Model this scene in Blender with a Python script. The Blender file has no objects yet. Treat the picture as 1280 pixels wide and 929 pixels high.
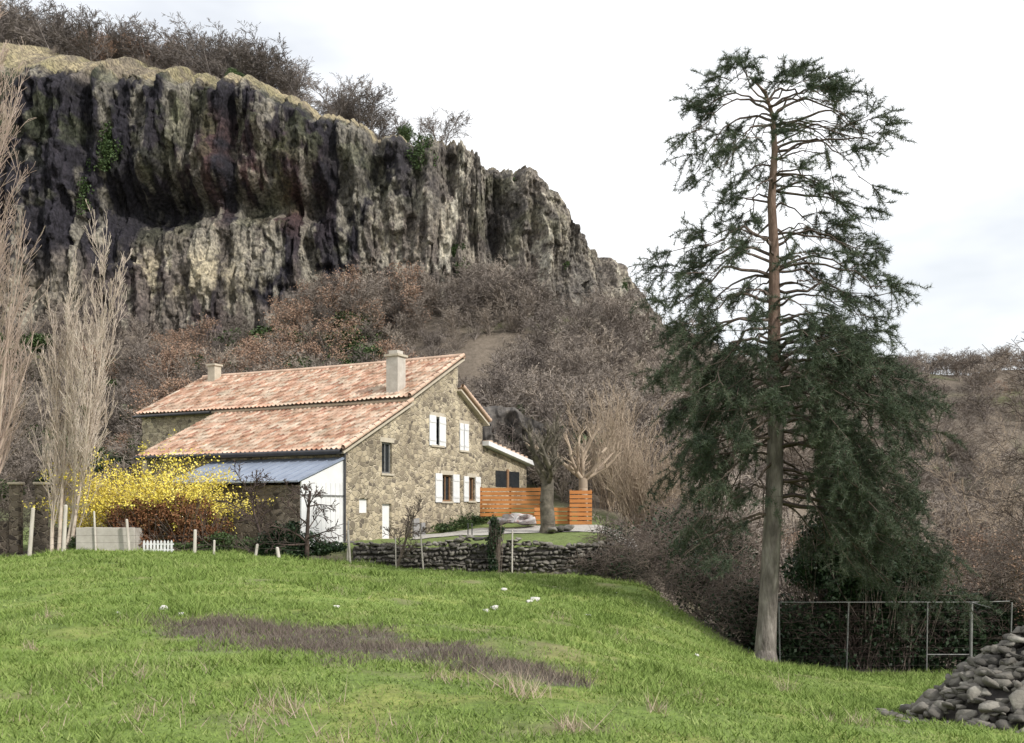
import bpy, math, random, time
import numpy as np
from mathutils import Vector, Matrix
T0=time.time()
F=1244.0; EYE=1.6
R=np.random.default_rng(7)
scene=bpy.context.scene

# ---------------------------------------------------------------- helpers
def at(bx,by,d):
    """surveyed bearing (horizontal, vertical) and distance -> world position"""
    return Vector(((bx-640)/F*d, d, EYE+(640-by)/F*d))

def _h(ix,iy,iz,seed):
    n=(ix.astype(np.int64)*374761393+iy.astype(np.int64)*668265263+iz.astype(np.int64)*1274126177+seed*974634777)&0xffffffff
    n=((n^(n>>13))*1274126177)&0xffffffff
    n=((n^(n>>16))*2246822519)&0xffffffff
    return ((n^(n>>15))&0xffffff)/float(0xffffff)
def vn(x,y,z=0.0,seed=0):
    x,y,z=np.broadcast_arrays(np.asarray(x,float),np.asarray(y,float),np.asarray(z,float))
    fx,fy,fz=np.floor(x),np.floor(y),np.floor(z)
    ux,uy,uz=x-fx,y-fy,z-fz
    ux,uy,uz=[t*t*(3-2*t) for t in (ux,uy,uz)]
    r=0
    for a in (0,1):
        for b in (0,1):
            for c in (0,1):
                w=(ux if a else 1-ux)*(uy if b else 1-uy)*(uz if c else 1-uz)
                r=r+w*_h(fx+a,fy+b,fz+c,seed)
    return r
def fbm(x,y,z=0.0,o=4,seed=0):
    s=0;a=.5;t=0
    for i in range(o):
        s=s+a*vn(np.asarray(x)*2**i,np.asarray(y)*2**i,np.asarray(z)*2**i,seed+i*13);t+=a;a*=.5
    return s/t
def sst(a,b,x):
    t=np.clip((x-a)/(b-a),0,1);return t*t*(3-2*t)

def pchip(xk,T,x):
    xk=np.asarray(xk,float);K=len(xk)
    h=np.diff(xk)[:,None];d=np.diff(T,axis=0)/h
    m=np.zeros_like(T);m[0]=d[0];m[-1]=d[-1]
    a,b=d[:-1],d[1:];ok=a*b>0
    m[1:-1]=np.where(ok,2*a*b/np.where(ok,a+b,1),0)
    x=np.clip(x,xk[0],xk[-1])
    i=np.clip(np.searchsorted(xk,x,side='right')-1,0,K-2)
    c=np.arange(T.shape[1])
    hh=xk[i+1]-xk[i];t=(x-xk[i])/hh
    return ((2*t**3-3*t**2+1)*T[i,c]+(t**3-2*t**2+t)*hh*m[i,c]+(-2*t**3+3*t**2)*T[i+1,c]+(t**3-t**2)*hh*m[i+1,c])

def mesh_obj(name,verts,faces,mat=None,parent=None,smooth=False,col=None,uv=None,link=True):
    verts=np.asarray(verts,dtype=np.float32).reshape(-1,3)
    me=bpy.data.meshes.new(name)
    if isinstance(faces,np.ndarray):
        n,k=faces.shape
        me.vertices.add(len(verts));me.vertices.foreach_set('co',verts.ravel())
        me.loops.add(n*k);me.loops.foreach_set('vertex_index',faces.astype(np.int32).ravel())
        me.polygons.add(n);me.polygons.foreach_set('loop_start',np.arange(0,n*k,k,dtype=np.int32))
        me.polygons.foreach_set('loop_total',np.full(n,k,dtype=np.int32))
        me.update(calc_edges=True)
    else:
        me.from_pydata([tuple(map(float,v)) for v in verts],[],faces);me.update()
    if smooth: me.polygons.foreach_set('use_smooth',np.ones(len(me.polygons),dtype=bool))
    if col is not None:
        a=me.color_attributes.new('Col','FLOAT_COLOR','POINT')
        c=np.ones((len(verts),4),dtype=np.float32);c[:,:3]=col;a.data.foreach_set('color',c.ravel())
    if uv is not None:
        l=me.uv_layers.new(name='UVMap');idx=np.empty(len(me.loops),dtype=np.int32);me.loops.foreach_get('vertex_index',idx)
        l.data.foreach_set('uv',np.asarray(uv,dtype=np.float32)[idx].ravel())
    if mat: me.materials.append(mat)
    if not link: return me
    ob=bpy.data.objects.new(name,me);scene.collection.objects.link(ob)
    if parent: par(ob,parent)
    return ob
def empty(name,loc=(0,0,0)):
    e=bpy.data.objects.new(name,None);e.location=loc;e.empty_display_size=.5;scene.collection.objects.link(e);return e
def par(ob,e):
    ob.parent=e;ob.matrix_parent_inverse=Matrix.Translation(e.location).inverted()

def tubes(segs,sides=4):
    S=np.array([[*a,*b,ra,rb] for a,b,ra,rb in segs],dtype=float)
    p0,p1,r0,r1=S[:,:3],S[:,3:6],S[:,6],S[:,7]
    d=p1-p0;d/=np.linalg.norm(d,axis=1)[:,None]+1e-9
    if sides==2:   # flat twig ribbons
        a=np.cross(d,np.random.default_rng(len(S)).normal(size=(len(S),3)));a/=np.linalg.norm(a,axis=1)[:,None]+1e-9
        V=np.stack([p0-a*r0[:,None],p0+a*r0[:,None],p1+a*r1[:,None],p1-a*r1[:,None]],1).reshape(-1,3)
        return V,np.arange(4*len(S)).reshape(-1,4)
    ref=np.where(np.abs(d[:,2:3])>.9,np.array([[1.,0,0]]),np.array([[0,0,1.]]))
    a=np.cross(d,ref);a/=np.linalg.norm(a,axis=1)[:,None];b=np.cross(d,a)
    th=np.arange(sides)/sides*2*np.pi
    ring=a[:,None]*np.cos(th)[None,:,None]+b[:,None]*np.sin(th)[None,:,None]
    V=np.stack([p0[:,None]+ring*r0[:,None,None],p1[:,None]+ring*r1[:,None,None]],1).reshape(-1,3)
    n=len(S);base=(np.arange(n)*2*sides)[:,None];k=np.arange(sides)[None];k2=(k+1)%sides
    Fq=np.stack([base+k,base+k2,base+sides+k2,base+sides+k],-1).reshape(-1,4)
    return V,Fq
def merge(parts):
    V=[];Q=[];o=0
    for v,f in parts: V.append(v);Q.append(f+o);o+=len(v)
    return np.concatenate(V),np.concatenate(Q)
def twigs(segs,lim=.03,k=1.25):
    big=[s for s in segs if s[2]>lim];sm=[(a,b,r*k,q*k) for a,b,r,q in segs if r<=lim]
    ps=[]
    if big: ps.append(tubes(big,4))
    if sm: ps.append(tubes(sm,2))
    return merge(ps)

def rnd_unit(n,rng=R):
    v=rng.normal(size=(n,3));return v/np.linalg.norm(v,axis=1)[:,None]
def leaves(c,size,rng=R,asp=.6):
    n=len(c);a=rnd_unit(n,rng)
    b=np.cross(a,rnd_unit(n,rng));b/=np.linalg.norm(b,axis=1)[:,None]+1e-9
    s=(size*rng.uniform(.6,1.3,n))[:,None]
    V=np.stack([c-a*s,c-b*s*asp,c+a*s,c+b*s*asp],1).reshape(-1,3)
    return V,np.arange(4*n).reshape(n,4)
def blob_pts(blobs,n,rng=R,shell=.45):
    B=np.array(blobs,float);w=(B[:,3]*B[:,4]*B[:,5])**.7;i=rng.choice(len(B),n,p=w/w.sum())
    d=rnd_unit(n,rng)*(rng.uniform(shell,1.0,n)**.6)[:,None]*rng.uniform(.8,1.25,n)[:,None]
    return B[i,:3]+d*B[i,3:]
def sub_blobs(blobs,k,frac=.38,rng=R):
    out=[]
    for b in blobs:
        b=np.array(b,float)
        for j in range(k):
            d=rnd_unit(1,rng)[0]*rng.uniform(.35,1.0);s=rng.uniform(.5,1.4)*frac
            out.append([*(b[:3]+d*b[3:]*.85),*(b[3:]*s)])
    return out

# ---------------------------------------------------------------- materials
def nodes(name):
    m=bpy.data.materials.new(name);m.use_nodes=True;nt=m.node_tree
    return m,nt,nt.nodes,nt.links,nt.nodes['Principled BSDF']
def ramp(nd,cols,interp='LINEAR'):
    r=nd.new('ShaderNodeValToRGB');e=r.color_ramp.elements;n=len(cols)
    while len(e)<n: e.new(.5)
    for i,c in enumerate(cols):
        if len(c)==4: e[i].position=c[3];
        else: e[i].position=i/(n-1) if n>1 else 0
        e[i].color=(c[0],c[1],c[2],1)
    r.color_ramp.interpolation=interp;return r
def mat(name,cols,scale=4,rough=.9,bump=0,bscale=None,island=0,objr=0,stretch=(1,1,1),attr=False,detail=4,metal=0,spec=.3,transl=0,speck=None):
    m,nt,nd,lk,bs=nodes(name)
    tc=nd.new('ShaderNodeTexCoord');mp=nd.new('ShaderNodeMapping');mp.inputs['Scale'].default_value=stretch
    lk.new(tc.outputs['Object'],mp.inputs[0])
    nz=nd.new('ShaderNodeTexNoise');nz.inputs['Scale'].default_value=scale;nz.inputs['Detail'].default_value=detail;nz.inputs['Roughness'].default_value=.65
    lk.new(mp.outputs[0],nz.inputs['Vector'])
    mr=nd.new('ShaderNodeMapRange');mr.inputs[1].default_value=.28;mr.inputs[2].default_value=.72;lk.new(nz.outputs[0],mr.inputs[0]);fac=mr.outputs[0]
    def blend(fac,src,w):
        x=nd.new('ShaderNodeMix');x.data_type='FLOAT';x.inputs[0].default_value=w;lk.new(fac,x.inputs[2]);lk.new(src,x.inputs[3]);return x.outputs[0]
    if island: g=nd.new('ShaderNodeNewGeometry');fac=blend(fac,g.outputs['Random Per Island'],island)
    if objr: g=nd.new('ShaderNodeObjectInfo');fac=blend(fac,g.outputs['Random'],objr)
    r=ramp(nd,cols);lk.new(fac,r.inputs[0]);out=r.outputs[0]
    def mul(a_,b_):
        x=nd.new('ShaderNodeMix');x.data_type='RGBA';x.blend_type='MULTIPLY';x.inputs[0].default_value=1
        lk.new(a_,x.inputs[6]);lk.new(b_,x.inputs[7]);return x.outputs[2]
    if attr:
        a=nd.new('ShaderNodeVertexColor');a.layer_name='Col';out=mul(out,a.outputs[0])
    if speck:
        n4=nd.new('ShaderNodeTexNoise');n4.inputs['Scale'].default_value=speck;n4.inputs['Detail'].default_value=3;lk.new(tc.outputs['Object'],n4.inputs['Vector'])
        r4=ramp(nd,[(.55,.54,.53,.38),(1,1,1,.5),(1.5,1.47,1.4,.66)]);lk.new(n4.outputs[0],r4.inputs[0]);out=mul(out,r4.outputs[0])
    lk.new(out,bs.inputs['Base Color'])
    bs.inputs['Roughness'].default_value=rough;bs.inputs['Metallic'].default_value=metal;bs.inputs['Specular IOR Level'].default_value=spec
    if bump:
        n2=nd.new('ShaderNodeTexNoise');n2.inputs['Scale'].default_value=bscale or scale*3;n2.inputs['Detail'].default_value=5
        lk.new(mp.outputs[0],n2.inputs['Vector'])
        b=nd.new('ShaderNodeBump');b.inputs['Strength'].default_value=1;b.inputs['Distance'].default_value=bump
        lk.new(n2.outputs[0],b.inputs['Height']);lk.new(b.outputs[0],bs.inputs['Normal'])
    return m

def rubble(name,stones,mortar,cells=3.6,bump=.05,mort=.06):
    m,nt,nd,lk,bs=nodes(name)
    tc=nd.new('ShaderNodeTexCoord');mp=nd.new('ShaderNodeMapping');mp.inputs['Scale'].default_value=(1,1,1.45);lk.new(tc.outputs['Object'],mp.inputs[0])
    nz=nd.new('ShaderNodeTexNoise');nz.inputs['Scale'].default_value=2.5;nz.inputs['Detail'].default_value=3;lk.new(mp.outputs[0],nz.inputs['Vector'])
    mx=nd.new('ShaderNodeVectorMath');mx.operation='MULTIPLY_ADD';mx.inputs[1].default_value=(.25,.25,.25)
    lk.new(nz.outputs['Color'],mx.inputs[0]);lk.new(mp.outputs[0],mx.inputs[2])
    v=nd.new('ShaderNodeTexVoronoi');v.inputs['Scale'].default_value=cells;lk.new(mx.outputs[0],v.inputs['Vector'])
    ve=nd.new('ShaderNodeTexVoronoi');ve.feature='DISTANCE_TO_EDGE';ve.inputs['Scale'].default_value=cells;lk.new(mx.outputs[0],ve.inputs['Vector'])
    sp=nd.new('ShaderNodeSeparateColor');lk.new(v.outputs['Color'],sp.inputs[0])
    r=ramp(nd,stones);lk.new(sp.outputs[0],r.inputs[0])
    n3=nd.new('ShaderNodeTexNoise');n3.inputs['Scale'].default_value=.6;n3.inputs['Detail'].default_value=6;lk.new(tc.outputs['Object'],n3.inputs['Vector'])
    r3=ramp(nd,[(.68,.65,.61,.3),(1.15,1.13,1.07,.7)]);lk.new(n3.outputs[0],r3.inputs[0])
    e=nd.new('ShaderNodeMapRange');e.inputs[1].default_value=mort*.4;e.inputs[2].default_value=mort*1.6;lk.new(ve.outputs['Distance'],e.inputs[0])
    x=nd.new('ShaderNodeMix');x.data_type='RGBA';lk.new(e.outputs[0],x.inputs[0]);x.inputs[6].default_value=(*mortar,1);lk.new(r.outputs[0],x.inputs[7])
    y=nd.new('ShaderNodeMix');y.data_type='RGBA';y.blend_type='MULTIPLY';y.inputs[0].default_value=1;lk.new(x.outputs[2],y.inputs[6]);lk.new(r3.outputs[0],y.inputs[7])
    lk.new(y.outputs[2],bs.inputs['Base Color']);bs.inputs['Roughness'].default_value=.92;bs.inputs['Specular IOR Level'].default_value=.2
    b=nd.new('ShaderNodeBump');b.inputs['Distance'].default_value=bump;lk.new(e.outputs[0],b.inputs['Height']);lk.new(b.outputs[0],bs.inputs['Normal'])
    return m

def tile_mat():
    m,nt,nd,lk,bs=nodes('canal_tiles')
    uv=nd.new('ShaderNodeUVMap');fl=nd.new('ShaderNodeVectorMath');fl.operation='FLOOR';lk.new(uv.outputs[0],fl.inputs[0])
    w=nd.new('ShaderNodeTexWhiteNoise');w.noise_dimensions='3D';lk.new(fl.outputs[0],w.inputs['Vector'])
    r=ramp(nd,[(.38,.19,.13,0),(.52,.31,.21,.2),(.60,.40,.30,.45),(.62,.46,.35,.7),(.68,.57,.46,1)]);lk.new(w.outputs['Value'],r.inputs[0])
    tc=nd.new('ShaderNodeTexCoord');n=nd.new('ShaderNodeTexNoise');n.inputs['Scale'].default_value=1.2;n.inputs['Detail'].default_value=6;lk.new(tc.outputs['Object'],n.inputs['Vector'])
    r2=ramp(nd,[(.68,.66,.62,.3),(1.1,1.1,1.1,.65)]);lk.new(n.outputs[0],r2.inputs[0])
    y=nd.new('ShaderNodeMix');y.data_type='RGBA';y.blend_type='MULTIPLY';y.inputs[0].default_value=1;lk.new(r.outputs[0],y.inputs[6]);lk.new(r2.outputs[0],y.inputs[7])
    lk.new(y.outputs[2],bs.inputs['Base Color']);bs.inputs['Roughness'].default_value=.85;return m

M={}
M['ground']=mat('ground_cover',[(.6,.6,.55),(.88,.88,.83),(1.1,1.1,1.05),(1.35,1.3,1.25)],scale=3.2,attr=True,bump=.06,bscale=14,detail=7)
M['grass']=mat('grass_blades',[(.085,.13,.025),(.145,.215,.045),(.215,.285,.075),(.36,.37,.17)],scale=.6,island=.5,rough=.85,detail=7)
M['cliff']=mat('basalt_cliff',[(.55,.54,.54),(.86,.86,.86),(1.08,1.08,1.06),(1.4,1.36,1.28)],scale=.8,stretch=(1,1,.35),attr=True,bump=.5,bscale=2.4,detail=6,speck=3.0)
M['pinebark']=mat('pine_bark_upper',[(.10,.065,.05),(.18,.12,.09),(.25,.18,.145)],scale=7,stretch=(1,1,.35),bump=.03)
M['pinelimb']=mat('pine_limbs',[(.06,.045,.037),(.12,.09,.073),(.20,.16,.132)],scale=4)
M['pinebark2']=mat('pine_bark_lower',[(.07,.06,.055),(.20,.175,.155),(.38,.345,.31)],scale=5,stretch=(1,1,.25),bump=.07,detail=7)
M['needles']=mat('pine_needles',[(.028,.042,.027),(.052,.073,.044),(.085,.11,.063),(.15,.165,.105)],scale=.7,island=.45,rough=.7)
M['wood_twigs']=mat('winter_twigs',[(.12,.10,.09),(.20,.17,.148),(.30,.255,.215),(.42,.355,.29)],scale=.4,objr=.7,rough=.95)
M['greytwigs']=mat('skyline_twigs',[(.11,.095,.085),(.18,.155,.14),(.27,.235,.21)],scale=.4,objr=.7,rough=.95)
M['oakleaf']=mat('withered_oak_leaves',[(.19,.12,.085),(.31,.20,.14),(.42,.30,.21)],scale=.8,island=.5,rough=.9)
M['poplar']=mat('poplar_twigs',[(.32,.235,.19),(.44,.345,.285),(.56,.46,.39)],scale=1,rough=.9)
M['darktwig']=mat('bramble_stems',[(.035,.028,.025),(.07,.05,.042),(.14,.10,.085)],scale=1,island=.5)
M['brush']=mat('dry_brush',[(.08,.063,.055),(.15,.12,.10),(.26,.21,.17)],scale=1,island=.5)
M['palebrush']=mat('pale_brush',[(.26,.20,.15),(.38,.30,.225),(.50,.41,.31)],scale=1,island=.5)
M['evergreen']=mat('dark_evergreen_leaves',[(.010,.020,.010),(.020,.042,.016),(.045,.075,.03)],scale=1.2,island=.5,rough=.5)
M['ivy']=mat('ivy_leaves',[(.025,.042,.016),(.05,.085,.026),(.10,.135,.045)],scale=1.2,island=.5,rough=.55)
M['yellow']=mat('forsythia_flowers',[(.58,.45,.06),(.82,.68,.11),(.88,.79,.28)],scale=2,island=.6)
M['redshrub']=mat('copper_green_leaves',[(.055,.075,.02),(.15,.065,.03),(.26,.12,.06),(.10,.13,.035)],scale=1.1,island=.45)
M['wall']=rubble('rubble_wall',[(.15,.13,.11),(.30,.26,.20),(.46,.40,.30),(.56,.49,.37),(.24,.205,.165)],(.60,.53,.42))
M['walldark']=rubble('dark_rubble_wall',[(.07,.06,.055),(.17,.145,.12),(.27,.235,.20)],(.32,.28,.23))
M['basalt']=mat('dark_basalt',[(.05,.046,.044),(.11,.10,.092),(.20,.18,.155)],scale=2,bump=.06,bscale=5,detail=6)
M['tiles']=tile_mat()
M['cream']=mat('lime_mortar',[(.42,.37,.29),(.56,.50,.40)],scale=5)
M['white']=mat('white_paint',[(.66,.66,.66),(.80,.80,.79)],scale=2,rough=.6)
M['glass']=mat('window_glass',[(.015,.018,.022),(.03,.035,.04)],scale=2,rough=.08,spec=.6)
M['brownwood']=mat('brown_wood',[(.20,.11,.06),(.30,.18,.10)],scale=6,rough=.7)
M['planks']=mat('larch_planks',[(.36,.13,.035),(.50,.20,.06),(.60,.28,.10)],scale=3,stretch=(.3,.3,4),rough=.6,island=.4)
M['metalroof']=mat('blue_grey_sheet',[(.26,.30,.38),(.38,.43,.52)],scale=1.2,rough=.4,metal=.3,spec=.5)
M['darkmetal']=mat('dark_gutter',[(.04,.04,.045),(.07,.07,.075)],scale=3,rough=.5)
M['render']=mat('chimney_render',[(.42,.38,.33),(.58,.54,.48)],scale=3,bump=.01)
M['stone']=mat('field_stones',[(.045,.042,.038),(.10,.092,.08),(.19,.175,.15),(.38,.36,.31)],scale=4,island=.5,bump=.03,detail=6)
M['concrete']=mat('concrete',[(.36,.33,.29),(.52,.49,.44)],scale=3,bump=.01,detail=7)
M['postwood']=mat('weathered_post',[(.40,.36,.31),(.62,.58,.52)],scale=8,stretch=(1,1,.2))
M['steel']=mat('galvanised_steel',[(.16,.16,.155),(.32,.32,.31)],scale=6,rough=.6,metal=.4)
M['wire']=mat('rusty_wire',[(.07,.06,.055),(.14,.12,.10)],scale=6,rough=.8)
M['gravel']=mat('gravel',[(.34,.32,.29),(.52,.50,.46)],scale=12,bump=.02)
M['whitestone']=mat('white_limestone',[(.45,.44,.40),(.66,.64,.60)],scale=6,bump=.02)
M['slate']=mat('grey_slab',[(.20,.20,.20),(.32,.31,.30)],scale=4)
M['tarp']=mat('tarpaulin',[(.25,.10,.09),(.5,.47,.46),(.62,.6,.6)],scale=3.5)

# ---------------------------------------------------------------- terrain
PX=[-400,0,100,200,300,440,540,640,740,800,860,960,1100,1280,1700]
ROW={
-40:[.3,.1,.1,.1,0,0,0,-.05,-.1,-.1,-.15,-.2,-.3,-.4,-.8],
7:[.1,0,0,0,0,0,-.03,-.05,-.1,-.12,-.18,-.25,-.35,-.5,-1.2],
12:[.2,0,0,0,-.03,-.1,-.15,-.22,-.35,-.45,-.55,-.7,-.9,-1.1,-2],
20:[.3,0,.05,.05,0,-.15,-.3,-.45,-.75,-1.0,-1.25,-1.65,-2.0,-2.2,-3],
28:[.3,0,.15,.15,.08,-.08,-.3,-.5,-.85,-1.15,-1.75,-2.73,-3.0,-3.0,-4],
34:[.2,-.05,.18,.15,.05,-.3,-.5,-.7,-.85,-1.0,-1.9,-3.2,-3.7,-3.7,-5],
38.9:[.2,0,.25,.3,.3,-.35,-.75,-.85,-.95,-1.5,-3,-4.3,-4.8,-5,-6],
39.8:[.2,.1,.3,.3,.35,.35,.3,.35,.3,-.9,-3.2,-4.5,-5,-5,-6],
45:[.3,.3,.4,.4,.5,.5,.6,.8,.95,0,-3,-5,-6,-6,-7],
50:[.5,.5,.6,.6,.7,.8,1.2,1.3,1.3,.6,-2,-5,-7,-7,-8],
62:[2,2,3,3,4,4,4,4,3.5,2.5,0,-4,-8,-9,-9],
85:[12,12,12,12,12,12,12,11.5,10.5,9,6,2,-6,-10,-10],
105:[22,22,21,21,21,21,21.5,22,21,18,14,8,-3,-8,-10],
130:[26,26,26,26,26,26,26,26,25,19,15,9,1,-4,-8],
180:[26,26,26,26,26,26,26,26,26,24,24,21,15,10,6],
260:[30,30,30,30,30,30,30,30,32,34,35,36,36,38,42],
330:[34,34,34,34,34,34,34,34,35,37,38,39,39,41,44],
500:[30]*15, 2500:[20]*15}
RY=sorted(ROW);TT=np.array([ROW[y] for y in RY],float)
pxf=np.linspace(-400,1700,421)
TF=np.array([pchip(PX,np.repeat(TT[i][:,None],421,1),pxf) for i in range(len(RY))])
def bear(x,y): return np.clip(640+F*x/np.maximum(y,7),-400,1700)
def gz(x,y):
    x=np.atleast_1d(np.asarray(x,float));y=np.atleast_1d(np.asarray(y,float))
    sh=x.shape;x=x.ravel();y=y.ravel()
    q=(bear(x,y)+400)/5;i=np.clip(q.astype(int),0,419);f=q-i
    z=pchip(RY,TF[:,i]*(1-f)+TF[:,i+1]*f,y)
    z=z+(fbm(x*.9,y*.9,seed=3,o=3)-.5)*.16+(fbm(x*.2,y*.2,seed=5,o=3)-.5)*.36*sst(5,14,y)*(1-sst(33,38,y))
    z=z+(fbm(x*.07,y*.07,seed=9)-.5)*5*sst(60,90,y)+(fbm(x*.3,y*.3,seed=4)-.5)*.9*sst(52,70,y)
    return z.reshape(sh)
def g1(x,y): return float(gz([x],[y])[0])
def meadow_edge(p): return np.interp(p,[-400,0,400,440,790,850,900,960,1300,1700],[36,36,36,38.4,38.6,33,30.5,29,29,29])
def patch(x,y):
    ax,ay,bx,by=-4.7,14.6,.35,10.9
    t=np.clip(((x-ax)*(bx-ax)+(y-ay)*(by-ay))/((bx-ax)**2+(by-ay)**2),0,1)
    d=np.hypot(x-ax-t*(bx-ax),y-ay-t*(by-ay))
    w=.35+.95*np.sin(np.pi*np.clip(t*.85+.12,0,1))
    return 1-sst(.40,1.35,d/w+(fbm(x*1.6,y*1.6,seed=21)-.5)*2.0)
def bare(x,y): return fbm(x*.9+17,y*.9,seed=47)
def clump(x,y): return sst(.52,.72,fbm(x*1.4+5,y*1.4,seed=53))

def steps(b,s0,k):
    v=[0.0]
    while v[-1]<b: v.append(v[-1]+s0+k*v[-1])
    p=np.array(v);return np.concatenate([-p[:0:-1],p])
xs=steps(1500,.13,.021)
ys=[-40.0]
while ys[-1]<2500:
    y=ys[-1]; ys.append(y+(1.5 if y<3 else max(.14,.0135*abs(y)) if not 38<y<41 else .15))
ys=np.array(ys)
GX,GY=np.meshgrid(xs,ys);GZ=gz(GX,GY)
gx,gy=GX.ravel(),GY.ravel();p=bear(gx,gy)
n1=fbm(gx*.35,gy*.35,seed=31);n2=fbm(gx*1.7,gy*1.7,seed=33);n3=fbm(gx*.05,gy*.05,seed=35)
green=np.array([.145,.205,.048])[None]*(0.6+.85*n1[:,None])+np.array([.08,.05,.025])[None]*sst(.42,.7,n2)[:,None]
dirt=np.array([.19,.16,.10])[None]
green=green+(dirt-green)*(sst(.62,.78,bare(gx,gy))*.55)[:,None]
green=green+(np.array([.135,.118,.10])-green)*patch(gx,gy)[:,None]*.9
scrub=np.array([.165,.135,.11])[None]*(.5+1.0*n3[:,None])
scrub=scrub+(np.array([.10,.125,.045])-scrub)*(sst(.52,.68,fbm(gx*.09,gy*.09,seed=43))*.6)[:,None]
yard=np.array([.15,.19,.065])*(0.6+.8*n1[:,None])
e=meadow_edge(p)
ms=1-sst(-.6,.6,gy-e+(n2-.5)*1.5)
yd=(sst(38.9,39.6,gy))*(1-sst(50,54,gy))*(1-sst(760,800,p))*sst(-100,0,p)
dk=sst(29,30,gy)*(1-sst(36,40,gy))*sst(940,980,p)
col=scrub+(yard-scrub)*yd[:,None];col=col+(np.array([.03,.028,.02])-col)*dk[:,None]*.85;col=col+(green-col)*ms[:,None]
nx,ny=len(xs),len(ys)
ii=(np.arange(ny-1)[:,None]*nx+np.arange(nx-1)[None]).ravel()
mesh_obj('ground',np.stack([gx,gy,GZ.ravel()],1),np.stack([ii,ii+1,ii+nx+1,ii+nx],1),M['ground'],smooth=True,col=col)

# grass
N=140000
yy=5.5+R.random(N)**1.15*33;kk=R.uniform(-.70,.70,N);xx=kk*yy
pp=bear(xx,yy);ok=(yy<meadow_edge(pp)-.1)&(R.random(N)>patch(xx,yy)*.85)&(bare(xx,yy)<.62+R.random(N)*.18)&(fbm(xx*.8,yy*.8,seed=51)>R.random(N)*.5)
xx,yy=xx[ok],yy[ok];zz=gz(xx,yy);B=3
hs=(.028+.0014*yy)*(0.25+1.4*fbm(xx*.8,yy*.8,seed=51)**1.3)*1.25*(1+1.3*clump(xx,yy))
c=np.stack([xx,yy,zz],1).repeat(B,0);hh=hs.repeat(B)*R.uniform(.4,1.3,len(c));n=len(c)
c[:,:2]+=R.normal(0,.035,(n,2))*(1+.05*c[:,1:2])
th=R.uniform(0,2*np.pi,n);w=(.0032+.00045*c[:,1])*R.uniform(.7,1.3,n)
wv=np.stack([np.cos(th),np.sin(th),0*th],1)*w[:,None]
tip=c+np.stack([R.normal(0,.7,n)*hh,R.normal(0,.7,n)*hh,hh],1)
mesh_obj('meadow_grass',np.stack([c-wv,c+wv,tip],1).reshape(-1,3),np.arange(3*n).reshape(n,3),M['grass'])

def weed_tufts(P,h,k,spread):
    n=len(P)*k;c=np.repeat(P,k,0)+np.concatenate([R.normal(0,spread,(n,2)),np.full((n,1),-.01)],1)
    hh=np.repeat(h,k)*R.uniform(.3,1.1,n);tip=c+np.stack([R.normal(0,.6,n)*hh,R.normal(0,.6,n)*hh,hh],1)
    th=R.uniform(0,6.28,n);w=np.stack([np.cos(th),np.sin(th),0*th],1)*R.uniform(.003,.006,n)[:,None]
    return np.stack([c-w,c+w,tip],1).reshape(-1,3),np.arange(3*n).reshape(n,3)
x=R.uniform(-7,3,60000);y=R.uniform(9,17,60000);k=(R.random(60000)<patch(x,y)*.5);x,y=x[k],y[k]
P=np.stack([x,y,gz(x,y)],1)
v,f=weed_tufts(P,.04+.22*fbm(x*1.2,y*1.2,seed=8)**1.3,3,.03);mesh_obj('dead_weeds',v,f,M['brush'])
spots=[(185,842,.28,.35),(375,893,.33,.2),(335,885,.25,.12),(60,775,.3,.1),(40,815,.22,.06),(840,760,.3,.2),(700,775,.25,.2),(440,920,.22,.25),(190,890,.2,.3),(985,868,.5,.06),(820,890,.35,.06),(720,912,.3,.1),(305,915,.2,.2),(640,860,.3,.15),(560,850,.3,.2),(650,870,.4,.15),(120,850,.16,.3),(520,925,.15,.3),(900,840,.2,.3),(30,905,.15,.3),(1060,905,.2,.3),(780,800,.2,.3),(160,775,.15,.3),(430,740,.2,.4),(540,735,.18,.4),(700,840,.15,.3),(860,870,.15,.3)]
def ground_at(bx,by):
    d=np.arange(5,60,.05);xx_=(bx-640)/F*d;zz_=EYE+(640-by)/F*d;i=np.argmax(gz(xx_,d)>=zz_)
    return Vector((xx_[i],d[i],g1(xx_[i],d[i])))
PS=[];HS=[]
for bx,by,h,s in spots:
    q=ground_at(bx,by)
    for j in range(int(14+s*90)):
        a,b=q.x+R.normal(0,s*.8),q.y+R.normal(0,s*1.2);PS.append((a,b,g1(a,b)));HS.append(h*R.uniform(.3,1))
v,f=weed_tufts(np.array(PS),np.array(HS),3,.03);mesh_obj('dry_grass_tufts',v,f,M['palebrush'])
print('grass',time.time()-T0)

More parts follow.
